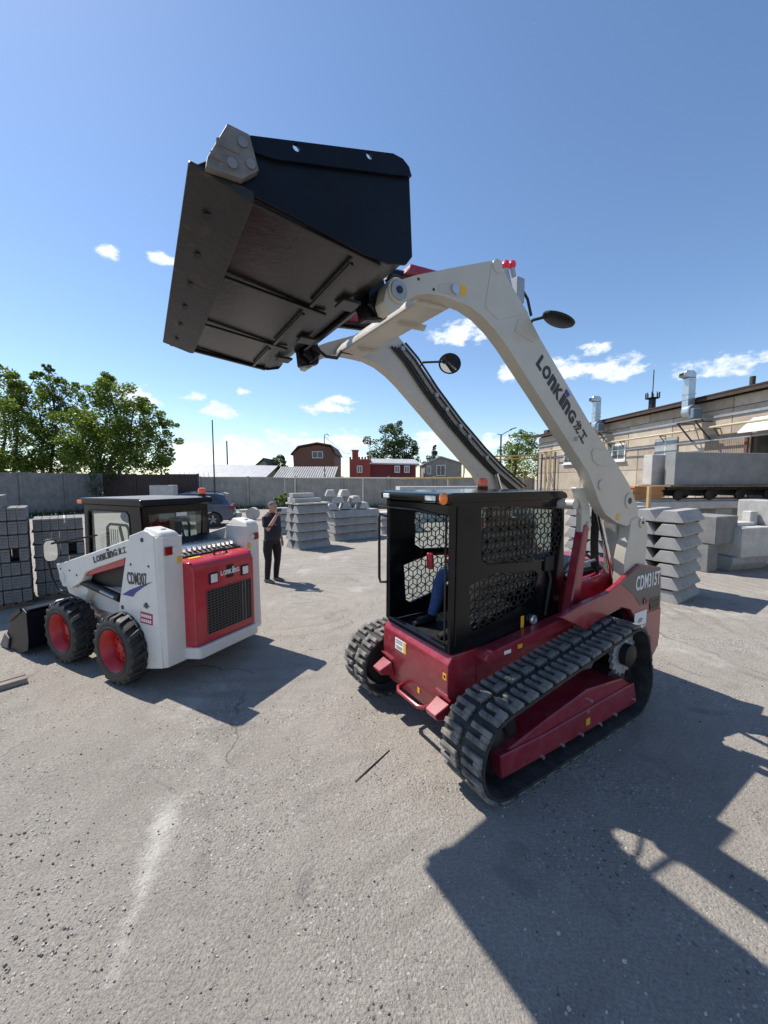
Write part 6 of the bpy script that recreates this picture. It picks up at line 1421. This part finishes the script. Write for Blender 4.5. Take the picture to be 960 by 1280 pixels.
def build_man():
    # faces the camera's right: local +x is his front
    p=gnd(341,727); face=V((.88,-.47,0)).normalized(); T=empty('person',p,fwd=face)
    tag(T,'man in dark polo shirt and black trousers holding a phone up to his face','person')
    mb=MB(); H_=1.74
    for s,fx in ((1,.02),(-1,-.04)):
        limb(mb,[(0,s*.10,.92),(.02+fx,s*.11,.70),(.03+fx,s*.105,.48),(.0+fx,s*.10,.28),(-.02+fx,s*.10,.07)],[.105,.098,.072,.066,.055])
    E=lambda z,a,b,x=0:((x,0,z),(a,0,0),(0,b,0))
    mb.rings([E(.84,.10,.15),E(.93,.145,.19,.01),E(1.02,.165,.195,.03),E(1.12,.172,.20,.04),E(1.24,.15,.205,.025),E(1.36,.125,.215,.01),E(1.44,.10,.20,-.005),E(1.49,.07,.11,-.01)],18)
    limb(mb,[(-.01,0,1.44),(.015,0,1.56)],[.062,.058])
    # head
    hc=V((.045,0,1.63))
    mb.rings([(hc+V((.02,0,-.115)),V((.045,0,0)),V((0,.042,0))),(hc+V((.03,0,-.085)),V((.075,0,0)),V((0,.06,0))),(hc+V((.012,0,-.03)),V((.095,0,0)),V((0,.074,0))),(hc+V((0,0,.03)),V((.10,0,0)),V((0,.078,0))),(hc+V((-.005,0,.075)),V((.085,0,0)),V((0,.068,0))),(hc+V((-.008,0,.108)),V((.04,0,0)),V((0,.035,0)))],16)
    mb.hexa([hc+V(q) for q in [(.085,-.016,-.035),(.125,-.012,-.035),(.125,.012,-.035),(.085,.016,-.035),(.085,-.008,.02),(.096,-.005,.02),(.096,.005,.02),(.085,.008,.02)]])
    for s in (1,-1): blob(mb,hc+V((.0,s*.08,-.005)),.022,.012,.034,8,5)
    # right arm raised with the phone, left arm hanging slightly back
    limb(mb,[(0,-.19,1.42),(.06,-.25,1.25),(.13,-.245,1.17),(.22,-.17,1.34),(.255,-.11,1.46)],[.062,.052,.045,.040,.028])
    hand(mb,(.255,-.11,1.46),(.10,.45,.75),(.9,-.1,-.25),1.0,.55)
    limb(mb,[(0,.19,1.42),(-.03,.25,1.22),(-.04,.265,1.12),(.02,.26,.98),(.06,.25,.88)],[.062,.052,.045,.038,.028])
    hand(mb,(.06,.25,.88),(.12,-.02,-1),(0,1,0),1.0,.35)
    def reg(c):
        if c.z>1.50 and abs(c.y)<.11 and c.x<.20: return 0
        arm_r=(c.y<-.15 or c.x>.18) and c.z>1.14; 
        if c.x>.16 and c.z>1.25 and c.y<-.03: return 0
        if c.x>.21 and c.z>1.3: return 0
        if c.y<-.21 and c.z<1.22 and c.x>.02: return 0
        if (c.y>.215 and c.z<1.20): return 0
        if c.z<.07: return 2
        return 1 if c.z>.93 else 2
    shirt=mat('navy_polo',(.018,.018,.030),.85,var=.25,scale=10); trou=mat('black_trousers',(.010,.010,.011),.85,var=.3,scale=10)
    b=link(body_mesh(mb,'body',.011,reg,[skin,shirt,trou]),'body',None,T)
    hr=MB(); hr.rings([(hc+V((-.02,0,.0)),V((.088,0,0)),V((0,.083,0))),(hc+V((-.014,0,.05)),V((.098,0,0)),V((0,.081,0))),(hc+V((-.010,0,.09)),V((.078,0,0)),V((0,.064,0))),(hc+V((-.008,0,.118)),V((.03,0,0)),V((0,.028,0)))],16)
    hr.build('hair',mat('short_grey_hair',(.13,.115,.10),.9,var=.3,scale=60),T)
    for s in (1,-1): MB().lathe([(.001,0),(.010,.002),(.001,.006)],hc+V((.093,s*.032,.0)),(1,s*.25,0),8).build('eye',txtk,T)
    MB().box(hc.x+.085,hc.x+.099,-.024,.024,hc.z-.066,hc.z-.060).build('mouth',mat('lip',(.30,.11,.10),.5),T)
    for s,fx in ((1,.02),(-1,-.04)):
        MB().rings([((fx-.09,s*.105,.045),(0,.03,0),(0,0,.035)),((fx-.05,s*.105,.048),(0,.042,0),(0,0,.045)),((fx+.05,s*.11,.043),(0,.045,0),(0,0,.042)),((fx+.14,s*.115,.032),(0,.046,0),(0,0,.030)),((fx+.19,s*.115,.024),(0,.028,0),(0,0,.020))],12).build('shoe',mat('grey_shoe',(.16,.145,.13),.8),T)
    MB().add([(0,0,0)],[]) 
    col=MB().lathe([(.075,0),(.085,.02),(.078,.035),(.068,.03)],(-.005,0,1.475),(.12,0,1),18).build('collar',shirt,T)
    ph=MB().box(-.005,.005,-.037,.037,-.075,.075).mesh('phone',bevel=.003)
    o=link(ph,'phone',txtk); M=T.matrix_basis@Matrix.Translation((.285,-.055,1.575))@Matrix.Rotation(.15,4,'Z')@Matrix.Rotation(R(90),4,'X'); o.matrix_world=M; tag(o,'black phone held up by the standing man','phone')
    MB().box(-.0062,-.0052,-.033,.033,-.07,.07).build('screen',mat('phone_screen',(.02,.025,.03),.1),o)
build_man()
def build_operator():
    fr=CTLF; T=empty('person',fr.O+V((0,0,1.16)),fwd=fr.F); tag(T,'operator in dark shirt and blue jeans seated inside the loader cab','person')
    mb=MB(); Z=-1.16
    jeans=mat('blue_jeans',(.035,.075,.20),.9,var=.25,scale=22,bump=.2); shirt=mat('dark_shirt',(.014,.014,.016),.85,var=.2)
    for s in (1,-1):
        dy=.02 if s>0 else 0
        limb(mb,[(-.04,s*.10,.10),(.22,s*.15,.145),(.50,s*.19+dy,.14),(.55,s*.19+dy,.05),(.60,s*.17+dy,-.10),(.66,s*.16+dy,-.225)],[.105,.095,.070,.065,.058,.046])
    mb.rings([((-.10,0,.0),(.13,0,0),(0,.18,0)),((-.11,0,.14),(.13,0,0),(0,.18,0)),((-.13,0,.30),(.12,0,0),(0,.18,0)),((-.13,0,.48),(.12,0,0),(0,.20,0)),((-.13,0,.56),(.09,0,0),(0,.17,0)),((-.12,0,.62),(.05,0,0),(0,.07,0))],16)
    limb(mb,[(-.12,0,.58),(-.09,0,.70)],[.06,.056]); hc=V((-.06,0,.77))
    mb.rings([(hc+V((.02,0,-.115)),V((.045,0,0)),V((0,.042,0))),(hc+V((.02,0,-.08)),V((.075,0,0)),V((0,.06,0))),(hc+V((.0,0,-.02)),V((.097,0,0)),V((0,.075,0))),(hc+V((-.005,0,.05)),V((.095,0,0)),V((0,.075,0))),(hc+V((-.008,0,.105)),V((.04,0,0)),V((0,.035,0)))],16)
    mb.hexa([hc+V(q) for q in [(.08,-.016,-.035),(.12,-.012,-.035),(.12,.012,-.035),(.08,.016,-.035),(.08,-.008,.02),(.09,-.005,.02),(.09,.005,.02),(.08,.008,.02)]])
    for s in (1,-1):
        limb(mb,[(-.13,s*.20,.52),(-.06,s*.29,.32),(-.03,s*.30,.24),(.15,s*.31,.24),(.24,s*.325,.25)],[.062,.052,.046,.040,.028]); hand(mb,(.24,s*.325,.25),(1,0,.15),(0,s*.3,1),1,.7)
    def reg(c):
        if c.z>.63: return 0
        if abs(c.y)>.23 and c.z<.30 and c.x>.02: return 0
        if c.z>.12 and c.x<.05: return 1
        if c.z>.205: return 1
        return 2
    link(body_mesh(mb,'body',.012,reg,[skin,shirt,jeans]),'body',None,T)
    MB().rings([(hc+V((-.02,0,.0)),V((.09,0,0)),V((0,.084,0))),(hc+V((-.014,0,.05)),V((.10,0,0)),V((0,.082,0))),(hc+V((-.008,0,.118)),V((.03,0,0)),V((0,.028,0)))],16).build('hair',mat('dark_hair',(.02,.016,.013),.8),T)
    for s in (1,-1):
        MB().rings([((.62,s*.17,-.25),(0,.032,0),(0,0,.035)),((.68,s*.17,-.252),(0,.044,0),(0,0,.036)),((.80,s*.175,-.262),(0,.046,0),(0,0,.028)),((.86,s*.175,-.268),(0,.028,0),(0,0,.018))],12).build('shoe',blkm,T)
build_operator()
